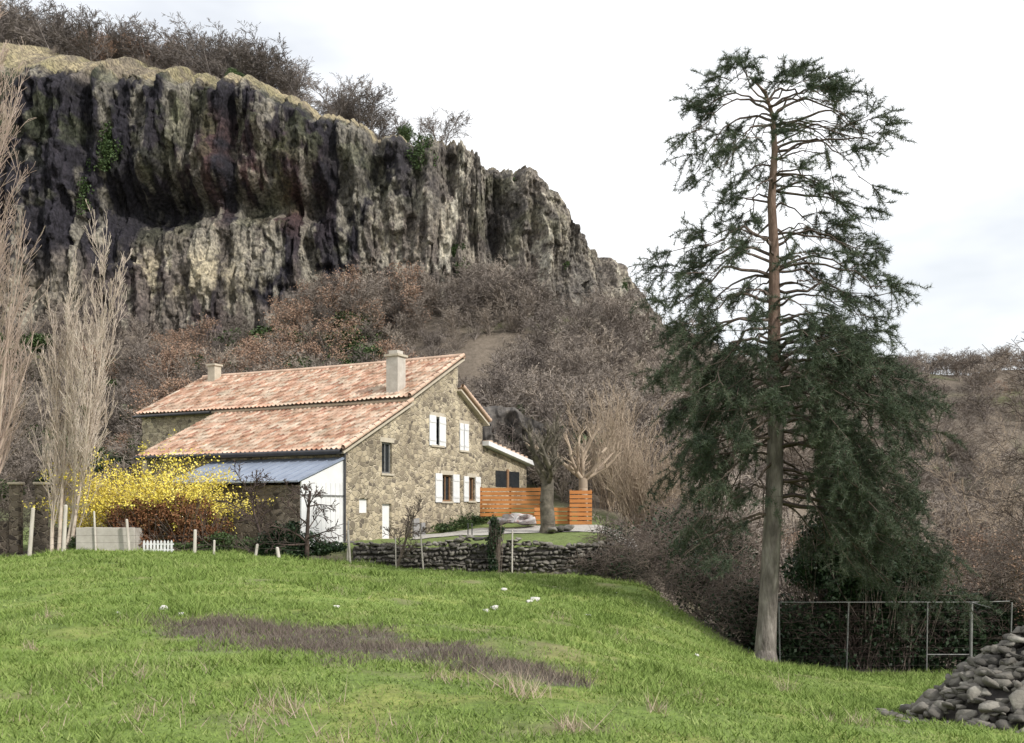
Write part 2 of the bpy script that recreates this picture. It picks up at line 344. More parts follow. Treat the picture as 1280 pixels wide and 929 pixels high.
# ---------------------------------------------------------------- rocks
import bmesh
bm=bmesh.new();bmesh.ops.create_icosphere(bm,subdivisions=3,radius=1);bm.verts.ensure_lookup_table()
ICO=np.array([v.co[:] for v in bm.verts]);ICF=np.array([[v.index for v in f.verts] for f in bm.faces]);bm.free()
bm=bmesh.new();bmesh.ops.create_icosphere(bm,subdivisions=2,radius=1);bm.verts.ensure_lookup_table()
ICO2=np.array([v.co[:] for v in bm.verts]);ICF2=np.array([[v.index for v in f.verts] for f in bm.faces]);bm.free()
def rocks(lst,planes=11,fine=False,dmin=.35):
    """angular stones: spheres cut by random planes"""
    V=[];Q=[];o=0;I,IF=(ICO,ICF) if fine else (ICO2,ICF2)
    for (x,y,z,sx,sy,sz,rz,tilt) in lst:
        v=I.copy()
        ns=rnd_unit(planes);ns[0]=(0,0,1);ns[1]=(0,0,-1);ds=R.uniform(dmin,.75,planes)
        for n_,d_ in zip(ns,ds):
            e_=np.maximum(v@n_-d_,0);v=v-e_[:,None]*n_[None]
        v=v*1.45*(1+R.normal(0,.02,(len(v),1)))
        v*=np.array([sx,sy,sz])
        ct,st=math.cos(tilt),math.sin(tilt);v=v@np.array([[1,0,0],[0,ct,-st],[0,st,ct]])
        c_,s_=math.cos(rz),math.sin(rz);v=v@np.array([[c_,s_,0],[-s_,c_,0],[0,0,1]])
        V.append(v+np.array([x,y,z]));Q.append(IF+o);o+=len(v)
    return np.concatenate(V),np.concatenate(Q)
def box(name,c,s,m,parent=None,rz=0,bev=0):
    c=Vector(c);sx,sy,sz=[k/2 for k in s];cr,sr=math.cos(rz),math.sin(rz)
    vs=[(c.x+x*cr-y*sr,c.y+x*sr+y*cr,c.z+z) for x in(-sx,sx) for y in(-sy,sy) for z in(-sz,sz)]
    o=mesh_obj(name,vs,[(0,1,3,2),(4,6,7,5),(0,4,5,1),(2,3,7,6),(0,2,6,4),(1,5,7,3)],m,parent)
    if bev:
        md=o.modifiers.new('b','BEVEL');md.width=bev;md.segments=2
    return o
L=[];a=Vector((-6.35,39.15,0));b=Vector((4.35,39.5,0));ln=(b-a).length;dr=(b-a)/ln
for lev in range(9):
    t=R.uniform(0,.2)
    while t<ln:
        w=R.uniform(.10,.30);q=a+dr*(t+w/2);zb_=-1.05+lev*.16+.04*math.sin(t*1.7+lev)
        top=.44-.16*math.sin(t*.9)-.05*math.sin(t*4)
        if zb_+.08<top: L.append((q.x,q.y+R.normal(0,.04)-.28+lev*.015,zb_+.08,w*.56,.2,R.uniform(.065,.11),R.normal(0,.12),R.normal(0,.15)))
        t+=w
for t in np.arange(0,ln,.3):
    q=a+dr*t;L.append((q.x+R.normal(0,.05),q.y-.02,.40-.16*math.sin(t*.9)+R.normal(0,.04),R.uniform(.1,.22),.26,R.uniform(.05,.1),R.normal(0,.3),R.normal(0,.15)))
rw=empty('dry_stone_wall',(0,39.2,-.3))
v,f=rocks(L);mesh_obj('stones',v,f,M['stone'],rw)
box('core',(-1,39.42,-.45),(10.5,.5,1.25),M['basalt'],rw,rz=.033)

L=[]
hc=Vector((7.75,13.2,0))
for i in range(1500):
    u_=R.random()**.5;an=R.uniform(0,6.28);dx=math.cos(an)*u_*2.4;dy=math.sin(an)*u_*1.7
    hgt=1.8*(1-u_**1.3)+.12*math.sin(an*3)
    x_,y_=hc.x+dx,hc.y+dy;s=R.uniform(.035,.075)*(1+1.0*R.random()**3)
    L.append((x_,y_,g1(x_,y_)+hgt-R.uniform(0,.12),s*R.uniform(.9,1.7),s*R.uniform(.8,1.3),s*R.uniform(.5,.9),R.uniform(0,3),R.normal(0,.5)))
for i in range(60):
    x_=hc.x-2.1+R.normal(0,.4);y_=hc.y+R.normal(0,.7);s=R.uniform(.02,.07);L.append((x_,y_,g1(x_,y_)+s*.3,s*1.3,s,s*.7,R.uniform(0,3),0))
v,f=rocks(L);hp=mesh_obj('stone_heap',v,f,M['stone'])
V=np.array([[hc.x+math.cos(a_)*2.15*r_,hc.y+math.sin(a_)*1.5*r_,-1.35+1.55*(1-r_**1.3)+.10] for r_ in (0.01,.3,.6,.85,1) for a_ in np.linspace(0,2*np.pi,24,endpoint=False)])
mesh_obj('heap_core',V,[(i*24+j,i*24+(j+1)%24,(i+1)*24+(j+1)%24,(i+1)*24+j) for i in range(4) for j in range(24)],M['basalt']).parent=hp
L=[]
for bx,by,s in [(617,762,.10),(608,765,.07),(668,751,.11),(660,753,.07),(630,738,.08),(205,762,.08),(225,770,.06),(150,768,.05),(1130,886,.06),(770,742,.05),(870,820,.05),(735,770,.05),(420,760,.05),(640,712,.07)]:
    q=ground_at(bx,by);L.append((q.x,q.y,q.z+s*.25,s*1.2,s,s*.7,R.uniform(0,3),0))
v,f=rocks(L);mesh_obj('loose_stones',v,f,M['whitestone'])
print('rocks',time.time()-T0)

# ---------------------------------------------------------------- cliff
CT=np.array([
(-420,98,420,40,0,1,.62,26),(-100,100,415,62,0,1,.62,26),(20,102,402,84,0,1,.62,22),(100,103,396,90,0,1,.60,18),(180,105,396,103,0,1,.58,13),(250,107,396,110,0,1,.55,9),(330,108,396,118,0,1,.5,6),
(420,109,392,152,0,1,.4,4),(480,110,395,166,0,1,.3,3),(560,112,402,173,-.1,1,.2,3),(590,115,405,185,-.1,1,0,3),(605,118,406,204,-.2,1,0,3),(660,118,410,214,-.2,1,0,3),(690,120,412,240,-.3,1,0,3),(705,122,414,272,-.4,1,0,3),(722,125,416,305,-.4,1,0,3),
(760,127,420,320,-.5,.9,0,3),(775,130,424,356,-.6,.8,0,3),(800,134,428,410,-.8,.6,0,3),(806,150,430,418,-1,.3,0,3),(760,190,430,380,-1,.1,0,3)],float)
cx=(CT[:,0]-640)/F*CT[:,1];cy=CT[:,1];zb=EYE+(640-CT[:,2])/F*cy;zt=EYE+(640-CT[:,3])/F*cy
arc=np.concatenate([[0],np.cumsum(np.hypot(np.diff(cx),np.diff(cy)))])
NU=1350;NV=250;NB=34
u=np.linspace(0,arc[-1],NU)
def it(a,sm=6):
    r=np.interp(u,arc,a)
    k=np.ones(sm)/sm;return np.convolve(np.pad(r,(sm,sm),'edge'),k,'same')[sm:-sm]
X0,Y0,ZB,ZT,BX,BY,SL,CP,PB=[it(a) for a in (cx,cy,zb,zt,CT[:,4],CT[:,5],CT[:,6],CT[:,7],CT[:,0])]
bl=np.hypot(BX,BY);BX/=bl;BY/=bl
ZT=ZT+(fbm(u*.3,0,seed=61)-.5)*1.6+(np.floor(fbm(u*.5,7,seed=62)*6)/6-.5)*1.5+(fbm(u*1.8,3,seed=63)-.5)*1.1
t=np.linspace(0,1,NV)[:,None];Z=(ZB-9)[None]+t*(ZT-ZB+9)[None];U=np.broadcast_to(u[None],Z.shape);PBg=np.broadcast_to(PB[None],Z.shape)
PYg=640-(Z-EYE)*F/Y0[None]
hN=np.clip((Z-ZB[None])/(ZT-ZB)[None],-.5,1)
def G(px,py,sx,sy): return np.exp(-((PBg-px)/sx)**2-((PYg-py)/sy)**2)
wx=(fbm(U*.20,Z*.12,seed=70)-.5)*3.2;wz=(fbm(U*.22+40,Z*.22,seed=69)-.5)*6
big=(fbm(U*.055,Z*.04,seed=71,o=3)-.5)*8
rdg=(1-np.abs(fbm((U+wx)*.15+3,(Z+wz)*.035,seed=73,o=4)-.5)*4)*1.4
crag=(1-np.abs(fbm((U+wx)*.42,(Z+wz)*.13,seed=74,o=5)-.5)*4)*1.35
cu=(U+wx*.6+(vn(U*.35,Z*.06,seed=75)-.5)*2.2)/.95;cid=np.floor(cu);fr=cu-cid
bk=np.floor(Z/5.5+_h(cid,cid*0,cid*0,5)*7+(vn(U*.5,Z*.5,seed=6)-.5)*.6)
pres=sst(.30,.5,fbm(U*.06,Z*.07,seed=76))
colm=(_h(cid,bk,cid*0,9)*1.35+(1-np.abs(2*fr-1)**2)*.25)*(.35+.65*pres)
cu2=(U+wx*.5)/.42;c2=np.floor(cu2);b2=np.floor(Z/1.9+_h(c2,c2*0,c2*0,15)*5)
colm2=_h(c2,b2,c2*0,19)*.5
fine=(fbm(U*1.5,Z*.8,seed=77)-.5)*1.4
D=big+rdg+crag+colm+colm2+fine
smR=sst(470,600,PBg)
D+=smR*((1-hN)*5.5-2.0)+ (1-smR)*(1-hN)**2*1.5
D-=6*G(205,265,70,26)+4.5*G(330,262,60,20)+2.8*G(470,190,12,60)+4.5*G(612,305,12,50)+2.5*G(560,220,12,45)+3.5*G(395,255,16,34)+2.5*G(705,330,10,45)+2*G(660,300,7,60)+3*G(120,150,10,60)+2*G(300,160,8,40)+2*G(250,180,7,50)
D+=1.2*G(235,350,110,24)
D+=-sst(.90,1,hN)**2*(1.2+1.6*fbm(U*.4,Z*0,seed=64))
FX=X0[None]-BX[None]*D;FY=Y0[None]-BY[None]*D
st=fbm((U+wx*.5)*.75,Z*.07,seed=81);st2=fbm((U+wx)*.3+9,Z*.10,seed=83);sp=fbm(U*1.5,Z*1.1,seed=85);sp2=fbm(U*.55+5,Z*.4,seed=86)
def C(*a): return np.array(a,float)
base=np.zeros(Z.shape+(3,))+C(.115,.10,.088)
def mixc(c,m):
    global base
    base=base+(C(*c)-base)*np.clip(m,0,1)[...,None]
mixc((.06,.046,.048),sst(.36,.56,st2)*.85*(1-smR))
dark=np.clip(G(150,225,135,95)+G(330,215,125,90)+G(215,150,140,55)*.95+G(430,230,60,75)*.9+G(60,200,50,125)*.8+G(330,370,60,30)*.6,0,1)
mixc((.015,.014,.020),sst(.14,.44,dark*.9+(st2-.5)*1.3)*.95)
mixc((.085,.045,.04),np.clip(G(290,220,50,65)+G(370,250,40,50),0,1)*.6*sst(.35,.6,sp2))
mixc((.27,.25,.205),sst(.565,.65,st+(sp-.5)*.4)*(.68-.25*dark)*(1-smR*.4))
mixc((.34,.295,.21),sst(.51,.62,st*.5+sp2*.5+(sp-.5)*.4)*np.clip(G(235,352,95,26)*1.2,0,1)*.8)
mixc((.20,.18,.14),G(60,380,70,30)*.5)
mixc((.225,.203,.168),smR*sst(.38,.6,sp2*.5+sp*.3+st*.2)*.85)
mixc((.35,.33,.28),smR*sst(.53,.66,sp*.45+st*.55)*.7)
mixc((.08,.072,.066),smR*sst(.50,.60,st2)*.75)
mixc((.10,.105,.05),sst(.60,.72,fbm(U*.3,Z*.3,seed=91))*.3*sst(.15,.4,hN))
mixc((.075,.09,.035),sst(.58,.66,sp2)*.3*(1-smR)*sst(.5,.75,hN))
mixc((.018,.017,.02),np.clip(G(612,305,14,48)+G(470,195,12,50)*.8+G(395,255,16,28)*.8+G(200,266,75,20)*.9+G(120,160,10,50)*.6,0,1)*.85)  # shade of the cave and crevices painted into the rock colour
mixc((.03,.028,.028),sst(.03,.0,np.abs(fbm((U+wx)*.5,(Z+wz)*.12,seed=99)-.5))*.6)
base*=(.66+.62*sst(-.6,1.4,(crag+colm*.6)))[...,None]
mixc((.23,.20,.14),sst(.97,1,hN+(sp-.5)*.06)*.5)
tb=(np.linspace(0,1,NB+1)[1:]**1.8)[:,None]*110
rx,ry=FX[-1],FY[-1]
bxn=rx[None]+BX[None]*tb;byn=ry[None]+BY[None]*tb
rise=SL[None]*CP[None]*1.25*(1-np.exp(-tb/(CP[None]*1.25)))
bz=ZT[None]+rise+(fbm(bxn*.2,byn*.2,seed=95)-.5)*1.6*sst(0,5,tb)+sst(0,3,tb)*.4-tb*.02
bcol=np.zeros(bz.shape+(3,))+C(.30,.255,.165)
mm=sst(.45,.65,fbm(bxn*.15,byn*.15,seed=97));bcol=bcol+(C(.17,.155,.085)-bcol)*mm[...,None]*.7
mm=sst(.5,.65,fbm(bxn*.5,byn*.5,seed=98));bcol=bcol+(C(.15,.125,.10)-bcol)*mm[...,None]*.8
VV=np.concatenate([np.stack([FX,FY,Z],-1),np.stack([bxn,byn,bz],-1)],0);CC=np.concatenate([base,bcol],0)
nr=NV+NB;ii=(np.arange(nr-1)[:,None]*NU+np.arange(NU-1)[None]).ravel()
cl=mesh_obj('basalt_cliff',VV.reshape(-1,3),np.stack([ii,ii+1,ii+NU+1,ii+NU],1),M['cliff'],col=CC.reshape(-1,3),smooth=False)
print('cliff',time.time()-T0)
def on_cliff(px,py):
    j=int(np.argmin(np.abs(PB-px)));i=int(np.argmin(np.abs(PYg[:,j]-py)));return FX[i,j],FY[i,j],Z[i,j]
def plateau(px,back):
    j=int(np.argmin(np.abs(PB-px)));i=int(np.argmin(np.abs(tb[:,0]-back)));return bxn[i,j],byn[i,j],bz[i,j]

# ---------------------------------------------------------------- tree growth
def grow(rng,p,d,L,r,lev,P,out,tips):
    n=P['segs'][lev];kids=P['kids'][lev];acc=rng.random()
    for i in range(n):
        w=P['wig'][lev]
        d=(d+Vector((rng.gauss(0,w),rng.gauss(0,w),rng.gauss(0,w)+P['up'][lev]))).normalized()
        q=p+d*(L/n);fr=(i+1)/n;r1=max(r*P['taper']**(1/n),P['rmin'])
        out.append((p[:],q[:],max(r,P['rmin']),r1));p=q;r=r1
        if fr>P['start'][lev] and lev<P['lev']:
            acc+=kids/(n*(1-P['start'][lev])+1e-6)
            while acc>=1:
                acc-=1
                ax=d.orthogonal().normalized();ax.rotate(Matrix.Rotation(rng.uniform(0,6.283),3,d))
                a=P['ang'][lev]*rng.uniform(.7,1.3);cd=(d*math.cos(a)+ax*math.sin(a)).normalized()
                pos=p-d*(L/n)*rng.random()
                grow(rng,pos,cd,L*P['ratio'][lev]*(1.15-.55*fr)*rng.uniform(.7,1.2),r*P['rr'],lev+1,P,out,tips)
    if lev==P['lev']: tips.append(p[:])
def tree_segs(seed,P,H,r,d=(0,0,1),p=(0,0,0)):
    rng=random.Random(seed);o=[];t=[];grow(rng,Vector(p),Vector(d).normalized(),H,r,0,P,o,t);return o,t
BARE=dict(lev=4,segs=[6,4,3,2,1],kids=[9,6,5,3,0],wig=[.08,.14,.18,.2,.2],up=[.03,.05,.04,.03,.0],start=[.2,.2,.15,.1,0],ang=[.8,.75,.7,.7,.6],ratio=[.62,.55,.5,.5,.5],taper=.45,rmin=.012,rr=.55)
def pr(**k): q=dict(BARE);q.update(k);return q
WT=[];SKT=[]
for s in range(6):
    P=pr(rmin=.015,lev=3,kids=[11,8,7,0],segs=[6,4,3,2]) if s<4 else pr(lev=3,segs=[6,4,3,2],kids=[15,8,6,0],ang=[.5,.5,.6,.6,.6],start=[.05,.2,.1,.1,0],rmin=.015)
    o,tp=tree_segs(100+s,P,6.0,.10)
    v,f=twigs(o);v[:,2]*=6.0/max(v[:,2].max(),.1)
    WT.append(mesh_obj('bare_tree_crown',v,f,M['wood_twigs'],link=False))
    SKT.append(mesh_obj('bare_tree_crown',v,f,M['greytwigs'],link=False))
SB=[]
for s in range(4):
    o=[]
    rng=random.Random(40+s)
    for j in range(8):
        a=rng.uniform(0,6.28);dd=(math.cos(a)*.55,math.sin(a)*.55,1)
        oo,_=tree_segs(s*50+j,pr(lev=2,segs=[5,3,2],kids=[10,6,0],start=[.15,.1,0],ang=[.6,.6,.6],ratio=[.45,.45,.4]),2.8*rng.uniform(.7,1.1),.03,dd,(rng.gauss(0,.25),rng.gauss(0,.25),0));o+=oo
    v,f=twigs(o,.05);SB.append(mesh_obj('shrub_stems',v,f,M['wood_twigs'],link=False))
OK=[]
for s in range(3):
    o,tp=tree_segs(300+s,pr(lev=3,segs=[5,4,3,2],kids=[9,6,5,0]),4.5,.10)
    v,f=twigs(o);tp=np.array(tp);c=np.repeat(tp,4,0)+R.normal(0,.22,(len(tp)*4,3))
    lv,lf=leaves(c,.08);me=mesh_obj('oak',*merge([(v,f),(lv,lf)]),M['wood_twigs'],link=False);me.materials.append(M['oakleaf'])
    mi=np.zeros(len(me.polygons),dtype=np.int32);mi[len(f):]=1;me.polygons.foreach_set('material_index',mi);OK.append(me)
EG=[]
for s in range(3):
    bl_=sub_blobs([(0,0,1.2,1.3,1.3,1.2)],14,.5);v,f=leaves(blob_pts(bl_,4200),.09);EG.append(mesh_obj('evergreen_bush',v,f,M['ivy'],link=False))
print('tree meshes',time.time()-T0)
def scatter(parent,name,meshes,pts,s0,s1,sq=1.0):
    for (x,y,z) in pts:
        o=bpy.data.objects.new(name,meshes[R.integers(len(meshes))]);s=R.uniform(s0,s1)
        o.location=(x,y,z);o.rotation_euler=(R.normal(0,.06),R.normal(0,.06),R.uniform(0,6.28));o.scale=(s*sq,s*sq,s)
        scene.collection.objects.link(o);o.parent=parent
def region(n,p0,p1,y0,y1,drop=.25,pw=1.0):
    p=R.uniform(p0,p1,n);y=y0+(y1-y0)*R.random(n)**pw;x=(p-640)/F*y;return list(zip(x,y,gz(x,y)-drop))
wd=empty('woodland')
scatter(wd,'bare_tree',WT+SB,region(180,-300,560,60,84),.6,1.0,1.1)
scatter(wd,'bare_tree',WT+SB,region(85,560,800,54,84),.6,1.05,1.1)
scatter(wd,'bare_shrub',SB+WT[4:],region(240,-300,800,84,104),.5,.95,1.2)
scatter(wd,'bare_shrub',SB+WT,region(55,390,640,96,106),.7,1.1,1.2)
scatter(wd,'bare_shrub',SB,region(230,-300,800,60,104),.35,.7,1.4)
scatter(wd,'bare_tree',WT,region(70,640,880,60,100),.8,1.2,1.1)
scatter(wd,'withered_oak',OK,region(34,120,350,66,95),.5,.95,1.2)
scatter(wd,'withered_oak',OK,region(14,330,520,84,103),.8,1.1,1.2)
scatter(wd,'withered_oak',OK,region(12,640,1280,60,240),.6,1.1,1.2)
scatter(wd,'evergreen_bush',EG,region(46,300,470,80,98),.7,1.4,1.5)
scatter(wd,'evergreen_bush',EG,region(42,-50,330,60,95),.5,1.1,1.5)
scatter(wd,'evergreen_bush',EG,region(22,630,730,60,74),.9,1.5,1.5)
hw=empty('hillside_woods')
scatter(hw,'bare_tree',WT,region(480,780,1500,110,262),.85,1.25,1.45)
scatter(hw,'bare_tree',WT,region(130,800,1450,244,268),.8,1.1,1.5)
scatter(hw,'bare_tree',WT,region(180,820,1500,48,125),.8,1.3,1.2)
scatter(hw,'bare_shrub',SB,region(200,800,1500,44,180),.8,1.5,1.5)
scatter(hw,'evergreen_bush',EG,region(14,1100,1600,90,260),.6,1.3,1.4)
sk=empty('plateau_trees')
pts=[plateau(R.uniform(-350,225),R.uniform(16,60)) for i in range(180)];scatter(sk,'bare_tree',SKT,[(a,b,c-.3) for a,b,c in pts],.8,1.4,1.15)
pts=[plateau(R.uniform(215,350),R.uniform(10,40)) for i in range(36)];scatter(sk,'bare_tree',SKT,[(a,b,c-.3) for a,b,c in pts],.9,1.45,1.15)
pts=[plateau(R.uniform(365,565),R.uniform(5,36)) for i in range(50)];scatter(sk,'bare_tree',SKT,[(a,b,c-.3) for a,b,c in pts],.65,1.15,1.15)
pts=[plateau(R.uniform(-200,560),R.uniform(5,16)) for i in range(44)];scatter(sk,'bare_shrub',SB,[(a,b,c-.2) for a,b,c in pts],.25,.5,1.3)
pts=[plateau(R.uniform(0,160),R.uniform(18,34)) for i in range(16)];scatter(sk,'withered_oak',OK,[(a,b,c-.2) for a,b,c in pts],.6,1.1,1.2)
pts=[plateau(275,9),plateau(268,10),plateau(498,6)];scatter(sk,'evergreen_bush',EG,pts,.8,1.5,.8)
for px_,py_,w_,h_,n_ in [(140,205,26,34,1500),(528,198,22,26,1100),(565,322,18,14,1300),(118,255,16,22,400),(640,230,10,10,200),(748,372,10,8,300),(575,345,12,12,300),(690,345,6,8,120)]:
    x_,y_,z_=on_cliff(px_,py_);B_=sub_blobs([(x_,y_-.2,z_,w_*.09,.8,h_*.09)],14,.3)
    v,f=leaves(blob_pts(B_,n_),.13);mesh_obj('cliff_ivy',v,f,M['ivy'])
oc0=at(603,0,59);oc1=at(712,0,61);nu,nv=110,60;Vo=[]
for j in range(nv):
    for i in range(nu):
        fx_=i/(nu-1);x_=oc0.x+(oc1.x-oc0.x)*fx_;y_=59+2*fx_;tp0=8.1-1.6*fx_;v_=j/(nv-1)
        Vo.append((x_,y_,2.0+(tp0-2.0)*v_))
Vo=np.array(Vo);uu,zz2=Vo[:,0],Vo[:,2]
dd=(1-np.abs(fbm(uu*.7,zz2*.5,seed=201)-.5)*4)*.8+_h(np.floor(uu*1.7),np.floor(zz2*.9+_h(np.floor(uu*1.7),uu*0,uu*0,3)*4),uu*0,5)*.7
vv_=(zz2-2)/6.5;Vo[:,1]-=dd-1.5*sst(.85,1.1,vv_+.0*uu);Vo[:,2]+=(fbm(uu*.6,uu*0,seed=202)-.5)*.9*vv_
ii=(np.arange(nv-1)[:,None]*nu+np.arange(nu-1)[None]).ravel()
mesh_obj('rock_outcrop',Vo,np.stack([ii,ii+1,ii+nu+1,ii+nu],1),M['basalt'])
print('scatter',time.time()-T0)

# ---------------------------------------------------------------- house
A=Vector((-2.62,48.0,0));Uv=Vector((-.889,.457,0)).normalized();Vv=Vector((-.457,-.889,0)).normalized()
def H(s,t,z): q=A+Vv*s+Uv*t;return (q.x,q.y,z)
hs_=empty('stone_house',(A.x,A.y,0.3))
def prism(name,prof,t0,t1,m,parent=hs_):
    n=len(prof);vs=[H(s,t0,z) for s,z in prof]+[H(s,t1,z) for s,z in prof]
    fc=[tuple(range(n)),tuple(range(2*n-1,n-1,-1))]+[(i,i+n,(i+1)%n+n,(i+1)%n) for i in range(n)]
    o=mesh_obj(name,vs,fc,m,parent)
    b=bmesh.new();b.from_mesh(o.data);bmesh.ops.recalc_face_normals(b,faces=b.faces);b.to_mesh(o.data);b.free();return o
def hbox(name,s0,s1,t0,t1,z0,z1,m,parent=hs_): return prism(name,[(s0,z0),(s0,z1),(s1,z1),(s1,z0)],t0,t1,m,parent)
def cut(o,cs):
    for c_ in cs:
        md=o.modifiers.new('c','BOOLEAN');md.object=c_;md.operation='DIFFERENCE';md.solver='EXACT'
    dg=bpy.context.evaluated_depsgraph_get();me=bpy.data.meshes.new_from_object(o.evaluated_get(dg));o.modifiers.clear();o.data=me
b1=prism('main_walls',[(-2.47,-.6),(-2.47,6.12),(0,7.35),(0,8.80),(4.36,6.60),(4.36,-.6)],0,16.4,M['wall'])
b2=prism('front_walls',[(4.36,-.6),(4.36,6.35),(9.0,4.15),(9.0,-.6)],0,11.0,M['wall'])
ops1=[(1.42,2.38,4.70,6.02),(-.95,-.25,4.60,5.85),(.55,1.45,2.10,3.35),(-1.65,-1.05,2.15,3.30)]
ops2=[(5.62,6.38,3.25,4.58),(5.65,6.35,.45,1.95),(7.35,8.0,1.55,2.15)]
cs=[hbox('cutter',a,b,-.2,.28,c,d,None) for a,b,c,d in ops1];cut(b1,cs);[bpy.data.objects.remove(c) for c in cs]
cs=[hbox('cutter',a,b,-.2,.28,c,d,None) for a,b,c,d in ops2];cut(b2,cs);[bpy.data.objects.remove(c) for c in cs]
def window(a,b,c,d,frame='white',fill='glass',bars=True):
    w=.07;m=M[frame]
    hbox('window_glass',a+.02,b-.02,.17,.19,c+.02,d-.02,M[fill])
    hbox('window_frame',a,a+w,.10,.16,c,d,m);hbox('window_frame',b-w,b,.10,.16,c,d,m)
    hbox('window_frame',a+w,b-w,.10,.16,d-w,d,m);hbox('window_frame',a+w,b-w,.10,.16,c,c+w,m)
    if bars:
        hbox('window_mullion',(a+b)/2-.03,(a+b)/2+.03,.105,.155,c+w,d-w,m)
    hbox('window_sill',a-.1,b+.1,-.07,.05,c-.09,c-.004,M['cream']);hbox('window_lintel',a-.15,b+.15,-.025,.05,d+.004,d+.2,M['cream'])
window(*ops1[0]);window(*ops1[1]);window(*ops1[2],frame='brownwood');window(*ops1[3],frame='brownwood');window(*ops2[0],frame='steel')
def shutter(s0,s1,z0,z1):
    hbox('shutter',s0,s1,-.055,-.012,z0,z1,M['white'])
    for k in (.2,.8): hbox('shutter_batten',s0+.03,s1-.03,-.08,-.056,z0+(z1-z0)*k-.05,z0+(z1-z0)*k+.05,M['white'])
for s0,s1,z0,z1 in [(2.05,2.62,4.66,6.06),(1.18,1.75,4.66,6.06),(-1.0,-.58,4.56,5.9),(-.5,-.15,4.56,5.9),(1.5,2.08,2.05,3.4),(-.1,.5,2.05,3.4),(-1.0,-.55,2.1,3.35),(-2.2,-1.7,2.1,3.35)]: shutter(s0,s1,z0,z1)
hbox('door_leaf',5.66,6.34,.12,.17,.45,1.94,M['white']);hbox('vent_panel',7.36,7.99,.1,.15,1.56,2.14,M['white'])
hbox('door_sill',5.5,6.5,-.12,.1,.30,.445,M['cream'])
def tile_roof(name,s0,z0,s1,z1,t0,t1,amp=.055,per=.25,row=.42):
    ln=math.hypot(s1-s0,z1-z0);nr=int(round(ln/row));nc=int(round((t1-t0)/per));sub=8
    ts=np.linspace(t0,t1,nc*sub+1);ph=np.arange(nc*sub+1)/sub
    hgt=np.where((ph%1)<.5,np.sin((ph%1)*2*np.pi),-.35*np.abs(np.sin((ph%1)*2*np.pi)))*amp
    rows=[];uvs=[]
    nrm=np.array([(z0-z1),(s1-s0)])/ln*np.sign(s1-s0)
    if nrm[1]<0: nrm=-nrm
    for r_ in range(nr):
        for e_,k in ((0,.0),(1,.04)):
            f_=(r_+e_)/nr;sag=-.05*np.sin(np.pi*(ts-t0)/(t1-t0))+.035*(vn(ts*.6,ts*0,seed=12)-.5)
            s=s0+(s1-s0)*f_;z=z0+(z1-z0)*f_
            off=hgt+k+.02*(_h(np.floor(ph),ph*0+r_,ph*0,7)-.5)
            rows.append([H(s+nrm[0]*o+.03*(h2-.5),t_,z+nrm[1]*o+sg) for t_,o,sg,h2 in zip(ts,off,sag,_h(np.floor(ph),ph*0+r_,ph*0,8))]);uvs.append(np.stack([ph*1.0+.001,np.full(len(ph),r_+.25+.5*e_)],1))
    V=np.array(rows).reshape(-1,3);w=nc*sub+1;n=len(rows)
    ii=(np.arange(n-1)[:,None]*w+np.arange(w-1)[None]).ravel()
    mesh_obj(name,V,np.stack([ii,ii+1,ii+w+1,ii+w],1),M['tiles'],hs_,uv=np.concatenate(uvs))
    a=.11;b=.2
    prism(name+'_deck',[(s0-nrm[0]*a,z0-nrm[1]*a),(s1-nrm[0]*a,z1-nrm[1]*a),(s1-nrm[0]*b,z1-nrm[1]*b),(s0-nrm[0]*b,z0-nrm[1]*b)],t0+.03,t1-.03,M['cream'])
tile_roof('upper_roof',-.18,9.12,4.62,6.66,-.28,16.7)
tile_roof('lower_roof',4.30,6.55,9.42,4.10,-.26,11.25)
tile_roof('back_roof',.0,7.60,-2.85,6.12,-.28,16.6)
v,f=tubes([(H(-.12,t_,9.11-.05*math.sin(math.pi*t_/16.5)),H(-.12,t_+.46,9.13-.05*math.sin(math.pi*t_/16.5)),.13,.115) for t_ in np.arange(-.3,16.5,.42)],8)
ob=mesh_obj('ridge_tiles',v,f,M['tiles'],hs_)
o=[]
for (s0,z0,s1,z1) in [(-.1,9.15,4.6,6.72),(4.4,6.55,9.4,4.15),(0,7.65,-2.8,6.2)]:
    n=12
    for i in range(n):
        f0,f1=i/n,(i+1.1)/n;o.append((H(s0+(s1-s0)*f0,-.27,z0+(z1-z0)*f0+.02),H(s0+(s1-s0)*f1,-.27,z0+(z1-z0)*f1+.045),.09,.10))
v,f=tubes(o,8);mesh_obj('verge_tiles',v,f,M['tiles'],hs_)
hbox('ridge_back_wall_cap',-.03,-.002,0,16.4,7.7,8.85,M['cream'])
v,f=tubes([(H(9.5,-.2,4.0),H(9.5,11.2,4.02),.09,.09),(H(9.1,-.1,3.95),H(9.1,-.1,.4),.045,.045),(H(-2.93,-.2,6.0),H(-2.93,16,6.0),.08,.08),(H(4.75,11.3,6.5),H(4.75,16.6,6.5),.07,.07)],8);mesh_obj('gutters',v,f,M['darkmetal'],hs_)
hbox('chimney_stack',3.44,4.08,.73,1.35,6.6,8.62,M['render']);hbox('chimney_cap',3.36,4.16,.65,1.43,8.62,8.72,M['cream']);hbox('chimney_pot',3.52,4.0,.81,1.27,8.721,8.9,M['render'])
hbox('rear_chimney_stack',.1,.6,15.0,15.5,8.3,9.6,M['cream']);hbox('rear_chimney_cap',.03,.67,14.93,15.57,9.6,9.7,M['cream'])
hbox('lean_to_wall',11.35,11.72,.05,6.6,-.3,2.62,M['walldark']);hbox('lean_to_side',9.04,11.34,6.25,6.6,-.3,2.9,M['walldark'])
prism('lean_to_roof',[(9.05,3.80),(12.0,2.78),(12.0,2.72),(9.05,3.74)],-.1,6.9,M['metalroof'])
